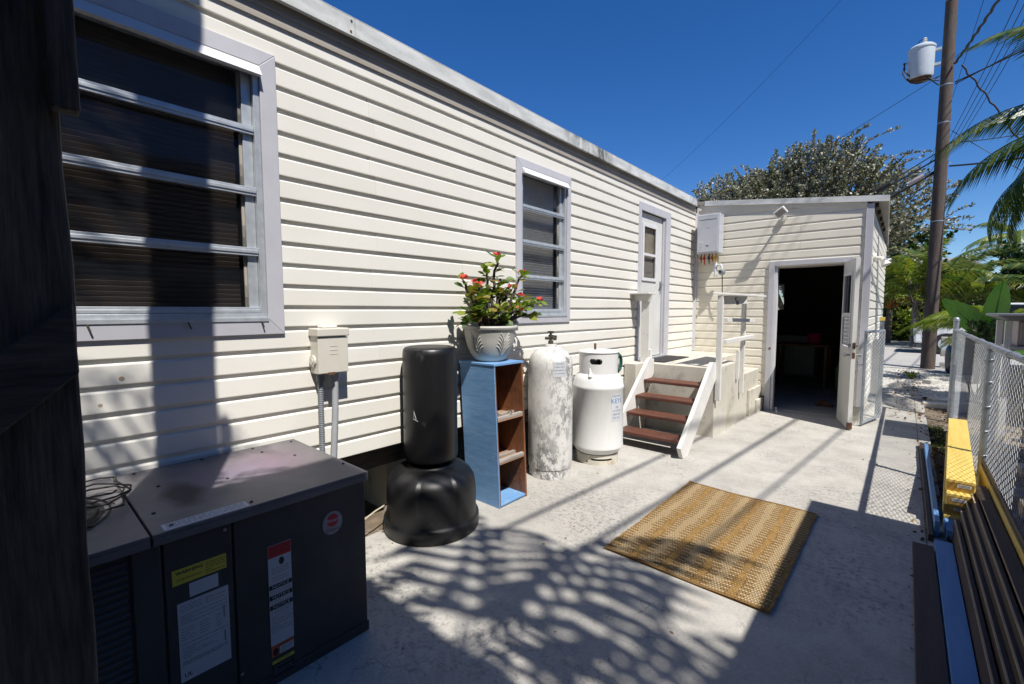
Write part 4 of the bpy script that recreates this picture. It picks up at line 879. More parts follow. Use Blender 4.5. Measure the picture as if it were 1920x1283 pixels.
# (end offset x,y,z) : y positive leads right in the picture
ends = [(.08, .02, .30), (.12, .30, .44), (.1, -.2, .34), (.02, .03, .80), (.06, -.30, .30), (.1, .42, .46), (.0, .20, .56), (-.02, .10, .64), (.02, .30, .68), (.05, -.32, .60), (.10, -.26, .46), (.02, -.15, .56), (.08, .26, .42), (-.05, .38, .50), (.14, .14, .38), (.16, -.08, .40), (-.12, -.05, .60), (-.1, .22, .55), (.05, .40, .33), (.12, -.36, .38), (.0, -.05, .70)]
for e in ends:
    b = Vector((PX + e[0] * .25 + rnd.uniform(-.03, .03), PY + e[1] * .28, PZ + .25)); t_ = Vector((PX + e[0], PY + .03 + e[1] * 1.1, PZ + e[2]))
    n = 8; pts = []
    for i in range(n + 1):
        f = i / n; p = b.lerp(t_, f); p += Vector((rnd.uniform(-.012, .012), rnd.uniform(-.012, .012), 0)); p.z += .05 * math.sin(f * 3.14); p = Vector((p.x, b.y + (t_.y - b.y) * f ** .85 + rnd.uniform(-.006, .006), p.z)); pts.append(p)
    bm = BM(); tube(bm, pts, [.013 - .004 * i / n for i in range(n + 1)], 8)
    for i in range(60):
        f = rnd.random() * n; i0 = min(n - 1, int(f)); p = pts[i0].lerp(pts[i0 + 1], f - i0); d = Vector((rnd.uniform(-1, 1), rnd.uniform(-1, 1), rnd.uniform(-.3, .9))).normalized()
        s_ = d.cross(Vector((0, 0, 1))).normalized() * .0022; poly(bm, [p + d * .008 + s_, p + d * .008 - s_, p + d * .028])
    obj('stem', bm, 'thorn_stem', pt); stems.append(pts)
for pts in stems:
    for i in range(rnd.randint(16, 21)):
        f = .35 + .65 * rnd.random() ** .7; k_ = f * (len(pts) - 1); i0 = min(len(pts) - 2, int(k_)); p = pts[i0].lerp(pts[i0 + 1], k_ - i0)
        a = rnd.uniform(0, 6.28); d = Vector((math.cos(a), math.sin(a), rnd.uniform(-.35, .8))); place('leaf', leafme, pt, p + d.normalized() * .008, d, rnd.uniform(.065, .11), rnd.uniform(-.8, .8))
for i in (3, 5, 8, 9, 11, 13, 6, 14, 16):
    p = stems[i][-1]
    for q in range(8):
        place('flower', flme, pt, p + Vector((rnd.uniform(-.025, .025), rnd.uniform(-.025, .025), .012 + rnd.uniform(0, .022))), (rnd.uniform(-1, 1), rnd.uniform(-1, 1), .8), rnd.uniform(.026, .036))

# ------------------------------------------------------------------ gas cylinders
def cyl_label(parent, cx, cy, r, a, w, z0, z1, m='label_white'):
    bm = BM(); n = 8; 
    for i in range(n):
        a0 = a - w / 2 + w * i / n; a1 = a0 + w / n
        poly(bm, [(cx + r * math.cos(a0), cy + r * math.sin(a0), z0), (cx + r * math.cos(a1), cy + r * math.sin(a1), z0), (cx + r * math.cos(a1), cy + r * math.sin(a1), z1), (cx + r * math.cos(a0), cy + r * math.sin(a0), z1)])
    return obj('sticker', bm, m, parent)
def curved_text(s, size, cx, cy, r, a, z, m, parent):
    o = text(s, size, (0, 0, 0), (1, 0, 0), (0, 1, 0), m, None); me = o.data; off = root_loc(parent)
    for v in me.vertices:
        th = a + v.co.x / r; v.co = Vector((cx + r * math.cos(th), cy + r * math.sin(th), z + v.co.y)) - off
    o.parent = parent; OFF[o.name] = off; return o
c1x, c1y = -2.405, 3.273
g1 = thing('gas_cylinder', 'slim peeling grey and white gas cylinder beside the blue shelf', 'gas cylinder', (c1x, c1y, 0))
bm = BM(); lathe(bm, [(.196, .085), (.200, .11), (.201, .14), (.201, .98), (.197, 1.03), (.182, 1.08), (.150, 1.125), (.105, 1.153), (.06, 1.165), (.055, 1.19), (.02, 1.192)], (c1x, c1y, 0), 72); obj('body', bm, 'cylinder_old', g1, smooth=True)
bm = BM(); lathe(bm, [(.186, 0), (.190, .002), (.190, .084), (.186, .0845), (.180, .07), (.180, .01)], (c1x, c1y, 0), 48, False); obj('foot_ring', bm, 'cylinder_old', g1, smooth=True)
bm = BM(); lathe(bm, [(.024, 1.192), (.024, 1.22), (.016, 1.225), (.016, 1.25), (.022, 1.252), (.022, 1.275), (.010, 1.278), (.010, 1.292), (.030, 1.293), (.030, 1.308), (.01, 1.310)], (c1x, c1y, 0), 16); tube(bm, [(c1x - .02, c1y - .05, 1.245), (c1x + .015, c1y + .05, 1.245)], .014, 10); tube(bm, [(c1x + .012, c1y + .045, 1.225), (c1x + .014, c1y + .047, 1.268)], .018, 10); obj('valve', bm, 'brass_dark', g1, smooth=True)
av = math.atan2(-c1y, -c1x)
cyl_label(g1, c1x, c1y, .2022, av + .42, .62, .92, 1.05); 
for i, s in enumerate(('PROPANE', 'HAND TIGHT', 'FLAMMABLE GAS', 'NO SMOKING')): curved_text(s, .016, c1x, c1y, .2034, av + .42, 1.033 - i * .028, 'ink_grey', g1)

c2x, c2y = -2.275, 3.893
g2 = thing('propane_tank', 'stout clean white propane tank with a collar near the steps', 'propane tank', (c2x, c2y, 0))
bm = BM(); lathe(bm, [(.12, .075), (.17, .085), (.215, .115), (.242, .155), (.252, .165), (.252, .185), (.249, .20), (.249, .735), (.252, .74), (.252, .762), (.249, .768), (.238, .82), (.21, .865), (.165, .895), (.10, .91), (.02, .915)], (c2x, c2y, 0), 80); obj('body', bm, 'cylinder_white', g2, smooth=True)
def ringwall(c, r, z0, z1, holes, th=.006, seg=260, rows=36):
    bm = BM(); V = {}
    def vt(w, j, k):
        k %= seg; key = (w, j, k)
        if key not in V: rr = r - th * w; V[key] = bm.verts.new((c[0] + rr * math.cos(2 * math.pi * k / seg), c[1] + rr * math.sin(2 * math.pi * k / seg), z0 + (z1 - z0) * j / rows))
        return V[key]
    def solid(j, k):
        if j < 0 or j >= rows: return False
        a = 2 * math.pi * (k + .5) / seg; z = z0 + (z1 - z0) * (j + .5) / rows
        for (ha, hz, hw, hh) in holes:
            da = (a - ha + math.pi) % (2 * math.pi) - math.pi
            if math.hypot(max(0, abs(da * r) - (hw - hh)), z - hz) < hh: return False
        return True
    for j in range(rows):
        for k in range(seg):
            if not solid(j, k): continue
            bm.faces.new((vt(0, j, k), vt(0, j, k + 1), vt(0, j + 1, k + 1), vt(0, j + 1, k)))
            bm.faces.new((vt(1, j + 1, k), vt(1, j + 1, k + 1), vt(1, j, k + 1), vt(1, j, k)))
            for dj, dk, e in ((-1, 0, ((j, k), (j, k + 1))), (1, 0, ((j + 1, k + 1), (j + 1, k))), (0, -1, ((j + 1, k), (j, k))), (0, 1, ((j, k + 1), (j + 1, k + 1)))):
                if not solid(j + dj, k + dk): bm.faces.new((vt(0, *e[1]), vt(0, *e[0]), vt(1, *e[0]), vt(1, *e[1])))
    return bm
a2 = math.atan2(-c2y, -c2x)
bm = ringwall((c2x, c2y), .189, .870, 1.085, [(a2 - .12, 1.005, .062, .028), (a2 + 2.9, 1.005, .08, .03)]); obj('collar', bm, 'cylinder_white', g2)
bm = BM(); tube(bm, [(c2x + .189 * math.cos(i * .1309), c2y + .189 * math.sin(i * .1309), 1.088) for i in range(49)], .008, 8, False); obj('collar_lip', bm, 'cylinder_white', g2, smooth=True)
bm = BM(); lathe(bm, [(.182, 1.086), (.185, 1.094), (.14, 1.108), (.02, 1.110)], (c2x, c2y, 0), 40); obj('collar_cap', bm, 'cylinder_white', g2, smooth=True)
bm = ringwall((c2x, c2y), .205, .0, .098, [(a2 + .25, .055, .11, .010), (a2 - .5, .03, .012, .011)]); obj('foot_ring', bm, 'cylinder_foot', g2)
bm = BM(); lathe(bm, [(.03, .915), (.03, .96), (.02, .965), (.02, 1.02), (.035, 1.025), (.035, 1.045)], (c2x, c2y, 0), 14); obj('valve', bm, 'brass_dark', g2, smooth=True)
bm = BM(); p = Vector((c2x + .18 * math.cos(a2 - .45), c2y + .18 * math.sin(a2 - .45), .87)); tube(bm, [p + Vector((0, 0, .09)), p + Vector((.01, -.01, .03)), p + Vector((.03, -.03, -.01)), p + Vector((.03, -.03, -.03))], [.006, .01, .024, .012], 10); obj('seal_tag', bm, 'white_plastic', g2, smooth=True)
cyl_label(g2, c2x, c2y, .2505, a2 + .80, .50, .44, .70)
curved_text('KEYS', .065, c2x, c2y, .2518, a2 + .80, .635, 'ink_blue', g2); curved_text('PROPANE', .026, c2x, c2y, .2518, a2 + .80, .682, 'ink_grey', g2)
for i, s in enumerate(('305', '24 HOUR', 'SERVICE', '296 2411')): curved_text(s, .026, c2x, c2y, .2518, a2 + .80, .575 - i * .034, 'ink_grey', g2)
bm = BM(); tube(bm, [(c2x - .02, c2y - .03, 1.10), (c2x - .02, c2y - .03, 1.17)], .012, 8); tag(obj('pipe_stub', bm, 'rust'), 'short rusty pipe stub standing behind the white propane tank', 'pipe')
hs_ = thing('garden_hose', 'teal green garden hose looped on the wall behind the propane tank', 'hose', (XW + .06, 4.98, .80))
for j in range(3):
    bm = BM(); tube(bm, [(XW + .05 + j * .011, 4.93 + (.045 + .006 * j) * math.cos(a * .2618), .86 + (.12 - .012 * j) * math.sin(a * .2618)) for a in range(25)], .008, 8, False); obj('loop', bm, 'green_hose', hs_, smooth=True)

# ------------------------------------------------------------------ rug
bm = BM(); nx, ny = 48, 120; L, W_ = 1.45, .925
V = [[None] * (nx + 1) for _ in range(ny + 1)]
rr = random.Random(4); ed = [rr.uniform(-.004, .004) for _ in range(ny + 1)]
for j in range(ny + 1):
    for i in range(nx + 1):
        x = (i / nx - .5) * W_; y = (j / ny - .5) * L
        if i in (0, nx): x += ed[j]
        z = .008 + .004 * math.sin(x * 9 + y * 3) * math.sin(y * 7) + .0015 * abs(math.sin(y * 251)) + (.010 if i == 0 and j > ny - 4 else 0)
        V[j][i] = bm.verts.new((x, y, z))
for j in range(ny):
    for i in range(nx): bm.faces.new((V[j][i], V[j][i + 1], V[j + 1][i + 1], V[j + 1][i]))
bmesh.ops.solidify(bm, geom=bm.faces[:], thickness=.010)
rug = obj('jute_rug', bm, 'jute_rug', smooth=True); rug.location = (-.888, 3.145, .004); rug.rotation_euler = (0, 0, R(-.6)); tag(rug, 'golden striped woven jute rug lying on the concrete yard', 'rug')

# ------------------------------------------------------------------ chain link
def mesh_panel(y0, y1, z0, z1, x, pitch=.055, r=.0016, seg=3, ax_='y', origin=None, du=None):
    # interlocking zigzag wires running vertically
    bm = BM(); n = int((y1 - y0) / pitch); half = pitch / 2; rows = int((z1 - z0) / half)
    for i in range(n):
        pts = []
        for j in range(rows + 1):
            u = y0 + i * pitch + (half if (j + i) % 2 else -half) * 1.04 + half; z = z0 + (z1 - z0) * j / rows; w = .003 if (j + i) % 2 else -.003
            pts.append((x + w, u, z) if du is None else tuple(Vector(origin) + Vector(du) * u + Vector((w, 0, z))))
        for a, b in zip(pts, pts[1:]):
            tube(bm, [a, b], r, seg, False)
    return bm
XF = .52
fn = thing('chain_link_fence', 'galvanised chain link fence running along the right side of the yard', 'fence', (XF, 5.0, -.05))
obj('mesh_panel', mesh_panel(1.2, 8.62, .03, 1.22, XF + .028, r=.0017), 'wire_mesh', fn, kind='stuff')
for i, y in enumerate((-.2, 2.55, 5.22, 8.62)):
    e = y > 8; bm = BM(); tube(bm, [(XF, y, -.06), (XF, y, 1.345 if e else 1.19)], .030 if e else .024, 14)
    if e: lathe(bm, [(.034, 1.345), (.034, 1.37), (.026, 1.39), (.01, 1.40)], (XF, y, 0), 14)
    else: lathe(bm, [(.028, 1.17), (.028, 1.19), (.026, 1.20)], (XF, y, 0), 14)
    obj('post', bm, 'galvanised', fn, smooth=True)
bm = BM(); tube(bm, [(XF, -.2, 1.213), (XF, 5.22, 1.213)], .021, 12); obj('top_rail', bm, 'galvanised', fn, smooth=True)
bm = BM(); tube(bm, [(XF, 5.22, 1.213), (XF, 8.60, 1.222)], .020, 12); tube(bm, [(XF, 5.10, 1.213), (XF, 5.35, 1.213)], .0235, 12); obj('top_rail', bm, 'galvanised', fn, smooth=True)
for y in (4.2, 3.3, 5.9, 6.8): 
    bm = BM(); tube(bm, [(XF + .03 * math.cos(a * .5), y + .002 * a, 1.213 + .024 * math.sin(a * .5)) for a in range(13)], .003, 6); obj('tie_wire', bm, 'galvanised', fn)
for z in (.25, .75, 1.12):
    bm = BM(); tube(bm, [(XF, 8.62, z - .012), (XF, 8.62, z + .012)], .034, 14); obj('tension_band', bm, 'galvanised', fn)
for z in (.3, .5, .7, .9, 1.08):
    bm = BM(); tube(bm, [(XF + .034 * math.cos(a * .6), 5.22 + .034 * math.sin(a * .6), z + .003 * a) for a in range(12)], .0028, 6); obj('tie_wire', bm, 'galvanised', fn)
# gate folded back at the annex corner
G0 = Vector((-.372, 7.235, 0)); G1 = Vector((-.215, 7.83, 0)); gu = (G1 - G0).normalized(); GL = (G1 - G0).length
gt = thing('chain_link_gate', 'narrow chain link gate swung open against the annex corner', 'gate', tuple(G0))
bm = BM(); P = lambda u, z: tuple(G0 + gu * u + Vector((0, 0, z)))
for q in ([P(0, .03), P(0, 1.235)], [P(GL, .06), P(GL, 1.235)], [P(0, .045), P(GL, .06)], [P(0, 1.22), P(GL, 1.22)]): tube(bm, q, .017, 12)
obj('frame', bm, 'galvanised', gt, smooth=True)
obj('mesh_panel', mesh_panel(0.0, GL, .05, 1.22, 0, r=.0019, origin=G0 + Vector((.018, 0, 0)), du=gu), 'wire_mesh', gt, kind='stuff')
bm = BM(); tube(bm, [P(0, .78), P(.0, .80), tuple(G0 + Vector((-.06, .05, .79))), tuple(G0 + Vector((-.10, .1, .80)))], .008, 8); obj('latch', bm, 'galvanised', gt)
gp = thing('gate_post', 'galvanised gate post behind the open gate at the annex corner', 'post', (-.25, 8.05, 0)); bx('post', 'galvanised', gp, -.27, -.22, 8.0, 8.05, -.05, 1.35, .004); bx('cap', 'yellow_timber', gp, -.275, -.215, 7.995, 8.055, 1.351, 1.40)
wb = thing('downpipe_board', 'white vertical board fixed behind the open chain link gate', 'board', (-.29, 7.9, 0)); bx('board', 'peeling_white', wb, -.33, -.25, 7.86, 7.88, .35, 1.10, .003)

# ------------------------------------------------------------------ timber on the right
ys_ = thing('yellow_timber_stack', 'stack of yellow faced boards with end stickers by the fence', 'lumber', (.33, 5.4, 0))
for i in range(4):
    y0 = 4.23 + (.0, .03, -.02, .05)[i] + .02 * (3 - i) * 0; z0 = .012 + i * .080; dx = (.0, -.006, .006, .003)[i]
    bm = BM(); hexa(bm, [(.258 + dx, y0, z0), (.405 + dx, y0, z0), (.535 + dx, 6.72, z0), (.395 + dx, 6.72, z0), (.258 + dx, y0, z0 + .079), (.405 + dx, y0, z0 + .079), (.535 + dx, 6.72, z0 + .079), (.395 + dx, 6.72, z0 + .079)]); obj('board', bm, 'yellow_timber', ys_, bevel=.003)
    bx('board_end', 'yellow_dark', ys_, .266 + dx, .397 + dx, y0 - .0015, y0 - .0002, z0 + .008, z0 + .062)
    bx('end_sticker', 'label_white', ys_, .315 + dx - .03 * (i == 2), .385 + dx - .03 * (i == 2), y0 - .003, y0 - .0016, z0 + .030, z0 + .052)
    for q in range(3): bx('print_line', 'ink_grey', ys_, .322 + dx - .03 * (i == 2), .378 + dx - .03 * (i == 2), y0 - .0036, y0 - .0031, z0 + .034 + q * .006, z0 + .037 + q * .006)
def plank(label, m, x0, x1, y0, y1, z0, z1, group=None, tilt=0.0, edge=None, name='plank', pivot=None):
    bm = BM(); box(bm, x0, x1, y0, y1, z0, z1)
    if edge:
        e = BM()
    if tilt:
        c = Vector(pivot or (x0, 0, z0)); bmesh.ops.rotate(bm, verts=bm.verts, cent=c, matrix=Matrix.Rotation(-tilt, 3, 'Y'))
    o = obj(name, bm, m, bevel=.002); tag(o, label, 'plank', group)
    if edge:
        b2 = BM(); w = .003; box(b2, x0 - .0006, x0 + .006, y0, y1 - w, z1 - .006, z1 + .0012) if (z1 - z0) > .05 else box(b2, x0 - .0012, x0 + .0002, y0, y1, z0 + w, z1 - w)
        if tilt: bmesh.ops.rotate(b2, verts=b2.verts, cent=c, matrix=Matrix.Rotation(-tilt, 3, 'Y'))
        obj('cut_edge', b2, edge, o)
    return o
plank('flat dark brown deck board lying left of the blue board', 'brown_plank', .098, .196, -.6, 3.76, .004, .030)
bl = plank('long bright blue painted board lying beside dark brown planks', 'blue_board', .203, .285, -.6, 3.86, .004, .040)
plank('faded blue board half hidden beside the yellow timber stack', 'blue_board', .205, .232, 4.0, 6.3, .004, .11)
plank('thin dark board on edge along the slab beside the yellow stack', 'brown_plank', .175, .20, 3.9, 6.6, .004, .05)
plank('short blue board end poking out under the yellow stack', 'blue_board', .262, .33, 3.98, 4.21, .012, .075)
# boards standing on edge side by side, each a little higher than the one to its left
for i, (x0, zt, y1) in enumerate(((.300, .135, 4.06), (.334, .170, 4.14), (.362, .212, 4.22), (.388, .256, 4.34))):
    plank(('lowest of four dark brown boards standing on edge', 'second lowest of four dark brown boards standing on edge', 'second highest of four dark brown boards standing on edge', 'highest of four dark brown boards standing on edge')[i], 'brown_plank', x0, x0 + .024, -.6, y1, .0, zt, None, R(-6), 'plank_edge', pivot=(x0, 0, zt))
plank('wide dark brown board lying flat on top of the edge boards', 'brown_plank', .418, .470, -.6, 4.40, .262, .286, None, R(8), 'plank_edge', pivot=(.418, 0, .262))
bx('support_block', 'weathered_brace', bpy.data.objects['plank'], .425, .465, .2, 4.3, .0, .255)
plank('yellow edged board standing tallest between two dark boards', 'yellow_timber', .474, .484, -.6, 4.86, .0, .335)
plank('dark board between the yellow edged board and the chain link', 'brown_plank', .4845, .494, -.6, 4.90, .0, .372)
# ------------------------------------------------------------------ foreground wooden post with brace
ps = thing('wooden_post', 'rough dark weathered timber post close at the left edge', 'post', (-1.32, 0, 0))
bm = BM(); n = 60; prev = None
rp2 = random.Random(3)
for i in range(n + 1):
    z = 5.6 * i / n; j = .003 * math.sin(z * 5) + .002 * math.sin(z * 17)
    ring = [bm.verts.new(q) for q in ((-1.42, -.10, z), (-1.23, -.10 + j, z), (-1.23, .092 + j + .006 * math.sin(z * 1.3), z), (-1.42, .092, z))]
    if prev:
        for k in range(4): bm.faces.new((prev[k], prev[(k + 1) % 4], ring[(k + 1) % 4], ring[k]))
    else: bm.faces.new(ring)
    prev = ring
bm.faces.new(prev[::-1]); obj('post', bm, 'weathered_post', ps, bevel=.006)
bm = BM(); hexa(bm, [(-1.228, -.75, .60), (-1.228, .094, 1.378), (-1.19, .096, 1.378), (-1.19, -.75, .60), (-1.228, -.75, .74), (-1.228, .092, 1.512), (-1.19, .093, 1.512), (-1.19, -.75, .74)]); obj('brace', bm, 'weathered_brace', ps, bevel=.004)
bm = BM(); box(bm, -1.228, -1.19, .082, .122, 1.872, 3.4); obj('side_batten', bm, 'weathered_post', ps, bevel=.004)
for (y, z) in ((.05, 1.40), (.02, 1.34)):
    bm = BM(); tube(bm, [(-1.19, y, z), (-1.187, y, z)], .005, 8); obj('bolt', bm, 'weathered_brace', ps)
bm = BM(); box(bm, -1.42, -1.22, -1.4, -.101, 5.0, 5.2); obj('header_beam', bm, 'weathered_brace', ps)

# ------------------------------------------------------------------ neighbour's building (right, out of frame; throws the big shadow)
nb = thing('neighbour_house', 'cream neighbouring house along the right boundary with a raised upper floor', 'house', (3.0, -1.0, 0))
bx('ground_floor_wall', 'house_cream', nb, 1.25, 2.30, -7.0, 3.30, -.05, 2.45); bx('roof_slab', 'fascia_paint', nb, 1.0, 2.5, -7.2, 3.48, 2.452, 2.60, .01)
bx('upper_floor', 'house_cream', nb, 1.25, 5.0, -7.0, -.40, 2.602, 5.30); bx('upper_roof', 'fascia_paint', nb, .60, 5.3, -7.3, -.15, 5.302, 5.48)
for y in (-3.0, -.2, 2.0):
    bm = BM(); box(bm, 1.235, 1.249, y, y + .9, .9, 2.0); w_ = obj('window', bm, 'trim_white', nb); bx('pane', 'window_glass', w_, 1.228, 1.2345, y + .06, y + .84, .96, 1.94)

nb2 = thing('sky_blocker', 'unseen taupe block added east of the cream house to block sky light', 'sky blocker', (5.5, -.5, -.05))  # added out of frame: dark mass that cuts sky light from the east
bx('wall', 'blocker_taupe', nb2, 5.2, 9.0, -7.0, 6.0, -.05, 5.6); bx('wall_wing', 'blocker_taupe', nb2, 3.3, 5.19, -.1, 6.0, -.05, 4.2); bx('roof', 'roof_grey', nb2, 5.25, 9.2, -7.2, 6.2, 5.601, 5.8); bx('roof_wing', 'roof_grey', nb2, 3.2, 5.19, -.12, 6.2, 4.201, 4.35)
# ------------------------------------------------------------------ outdoor hooded cabinet behind the fence
hc = thing('hooded_cabinet', 'grey cabinet on white legs with a dark flared top behind the fence', 'cabinet', (1.05, 7.0, -.05))
bm = BM(); hexa(bm, [(.80, 6.72, 1.39), (1.55, 6.72, 1.39), (1.55, 7.4, 1.39), (.80, 7.4, 1.39), (.70, 6.55, 1.435), (1.62, 6.55, 1.435), (1.62, 7.55, 1.435), (.70, 7.55, 1.435)]); obj('hood_underside', bm, 'hood_slate', hc); bx('top_sheet', 'hood_slate', hc, .69, 1.63, 6.54, 7.56, 1.436, 1.462, .005)
bx('cupboard', 'cabinet_lilac', hc, .86, 1.5, 6.80, 7.35, 1.13, 1.389, .01); bx('door', 'cabinet_lilac', hc, .875, 1.10, 6.785, 6.799, 1.145, 1.375, .006); bx('shelf', 'trim_grey', hc, .80, 1.55, 6.74, 7.38, 1.095, 1.129, .004)
for x in (.765, 1.5):
    for y in (6.76, 7.33): bx('leg', 'trim_white', hc, x, x + .05, y, y + .05, -.05, 1.389 if x < 1 else 1.094, .003)
bx('lower_board', 'house_cream', hc, .82, 1.5, 6.85, 7.3, .30, .90)
bm = BM()
for i in range(10):
    y = 4.1 + i * .42 + random.uniform(-.05, .05); x = .68 + random.uniform(0, .5); s = random.uniform(.1, .2)
    bm2 = BM(); box(bm2, x, x + s * 1.6, y, y + s, -.06, random.uniform(.02, .12)); tag(obj('paving_slab', bm2, 'stone_pale', bevel=.01), 'pale concrete slab lying on the soil beyond the chain link', 'slab', 'loose slabs beyond the fence')
bm.free()

# ------------------------------------------------------------------ utility pole
PXX, PYY = .475, 15.7
po = thing('utility_pole', 'tall brown wooden utility pole by the road carrying a transformer', 'utility pole', (PXX, PYY, -.06))
bm = BM(); tube(bm, [(PXX, PYY, -.06), (PXX, PYY, 4), (PXX, PYY, 8), (PXX, PYY, 11.5)], [.145, .128, .118, .105], 20); obj('pole', bm, 'pole_wood', po, smooth=True)
for z in (9.0, 7.0, 6.1, 3.7):
    bm = BM(); tube(bm, [(PXX, PYY, z), (PXX, PYY, z + .03)], .124 if z > 5 else .134, 20); obj('band', bm, 'galvanised', po)
for z in (10.6,):
    bm = BM(); box(bm, PXX - 1.1, PXX + 1.1, PYY - .22, PYY - .13, z, z + .1); obj('cross_arm', bm, 'pole_wood', po)
tf = thing('transformer', 'pale grey pole transformer can with a rusty bottom', 'transformer', (.0, 15.55, 7.25))
TX, TY = -.02, 15.55
bm = BM(); lathe(bm, [(.20, 7.28), (.215, 7.27), (.235, 7.28), (.25, 7.34), (.255, 7.95), (.27, 7.96), (.27, 8.0), (.22, 8.05), (.08, 8.08)], (TX, TY, 0), 32); obj('tank', bm, 'xfmr_grey', tf, smooth=True)
bm = BM(); lathe(bm, [(.02, 7.255), (.20, 7.258), (.215, 7.268)], (TX, TY, 0), 24); obj('bottom_plate', bm, 'rust', tf)
bm = BM(); lathe(bm, [(.05, 8.08), (.05, 8.11), (.03, 8.12), (.05, 8.14), (.03, 8.16), (.05, 8.18), (.03, 8.20), (.045, 8.22), (.015, 8.25)], (TX + .05, TY, 0), 14); obj('bushing', bm, 'porcelain', tf, smooth=True)
for z in (7.5, 7.85): bx('bracket', 'xfmr_grey', tf, TX + .24, PXX - .13, TY - .04, TY + .06, z, z + .06)
bx('terminal', 'xfmr_grey', tf, TX - .35, TX - .25, TY - .02, TY + .02, 7.72, 7.76)
bm = BM()
for o_, dz in ((0, 0), (.05, -.06), (.02, .05)):
    pts = [(TX - .30 - o_ * .5, TY - .1, 7.72)] + [(TX - .36 + .35 * (1 - math.cos(q * .35)) + o_, TY - .15, 7.6 - (.42 + dz * 1.3) * math.sin(q * .35)) for q in range(1, 6)] + [(PXX - .14, PYY - .1, 7.15 + dz * 2)]
    tube(bm, pts, .014, 6)
tube(bm, [(TX + .05, TY, 8.24), (TX - .06, TY, 8.2), (TX - .08, TY, 8.05)], .01, 6); obj('lead_wire', bm, 'black_cable', tf, smooth=True)
def wire(label, a, b, sag, r=.008, m="black_cable", group="overhead utility wires", wob=0.0, n=28):
    a, b = Vector(a), Vector(b); bm = BM(); pts = []
    for i in range(n + 1):
        f = i / n; p = a.lerp(b, f); p.z -= sag * 4 * f * (1 - f); p.x += wob * math.sin(i * 1.9); p.z += wob * math.cos(i * 1.9); pts.append(p)
    tube(bm, pts, r, 6); return tag(obj('overhead_wire', bm, m, smooth=True), label, 'wire', group)
P_ = (PXX + .1, PYY, 0)
wire('service drop cable passing high over the yard on the right, outer strand', (2.15, .4, 6.3), (4.9, 25, 8.4), .3, .024, group=None)
wire('service drop cable passing high over the yard on the right, inner strand', (1.75, .5, 6.5), (4.4, 25, 8.6), .3, .022, group=None)
wire('thin telephone cable passing high over the yard on the right', (2.6, .5, 6.2), (5.6, 25, 8.3), .3, .016, group=None)
wire('thick bundled cable arching from the pole to the far right', (PXX + .15, PYY, 5.05), (9, 11.0, 6.6), .9, .022)
wire('black cable leaving the pole below the transformer to the right', (PXX + .15, PYY, 7.05), (9, 12.0, 10.2), .5, .016)
wire('twin black cable curving from transformer height to the upper right', (PXX + .15, PYY, 7.0), (9, 12.4, 10.6), .35, .012)
for i in range(4):
    wire(('leftmost', 'second from left', 'third from left', 'rightmost')[i] + ' of four parallel wires rising behind the pole', (.1 + i * .12, 34, 8.0 + i * .08), (2.2 + i * .16, 5.0, 9.3), .8, .009, group='four parallel street wires')
wire('single thin wire left of the four parallel wires', (.2, 34, 8.2), (1.35, 5.0, 9.4), .7, .006)
wire('thick twisted cable dropping steeply into the pole near the transformer', (PXX + .12, PYY - .1, 7.45), (1.55, 7.2, 6.9), .15, .026, wob=.012, n=60)
wire('wavy dark drop cable hanging right of the pole towards the yard palms', (PXX + .25, PYY, 7.4), (3.2, 16.5, 2.4), -.25, .018, wob=.02, n=40)
wire('slack service cable from the pole over the silver tree to the left', (PXX - .12, PYY, 5.25), (-4.6, 15.0, 2.6), .10, .022)
wire('upper service cable from the pole over the silver tree to the left', (PXX - .12, PYY, 5.40), (-4.6, 15.2, 2.9), .18, .014)
wire('thick lashed cable slanting from the pole into the silver tree', (PXX - .12, PYY, 4.95), (-4.4, 15.1, 2.2), .05, .040)
wire('fine wire crossing the open sky above the silver tree', (PXX - .1, PYY, 7.3), (-9.0, 18.0, 4.2), .3, .006)
wire('second fine wire high in the open sky toward the upper right', (1.2, 13, 11.0), (-9.0, 19.0, 6.5), .4, .004)
wire('thin wire falling from pole to lower right corner of the sky', (PXX + .15, PYY, 5.9), (4.0, 15.0, 2.6), .1, .008)
wire('thin wire from the pole dipping to the right behind the palm frond', (PXX + .15, PYY, 5.6), (8, 14.5, 6.8), .6, .010)
for (x, z, l, m, rr_, L0) in ((.02, 4.78, 'tan flat splice case under the lashed cable next to the pole', 'cabinet_lilac', .055, .30), (-.62, 4.72, 'dark splice case on the slack service cable left of the pole', 'black_cable', .06, .28), (-.95, 4.20, 'long thick dark splice case on the lashed cable above the annex roof', 'black_cable', .085, .55)):
    bm = BM(); y = 15.5; tube(bm, [(x + L0 / 2, y, z + L0 * .27), (x - L0 / 2, y, z - L0 * .27)], rr_, 10); tag(obj('splice_case', bm, m, smooth=True), l, 'splice case')
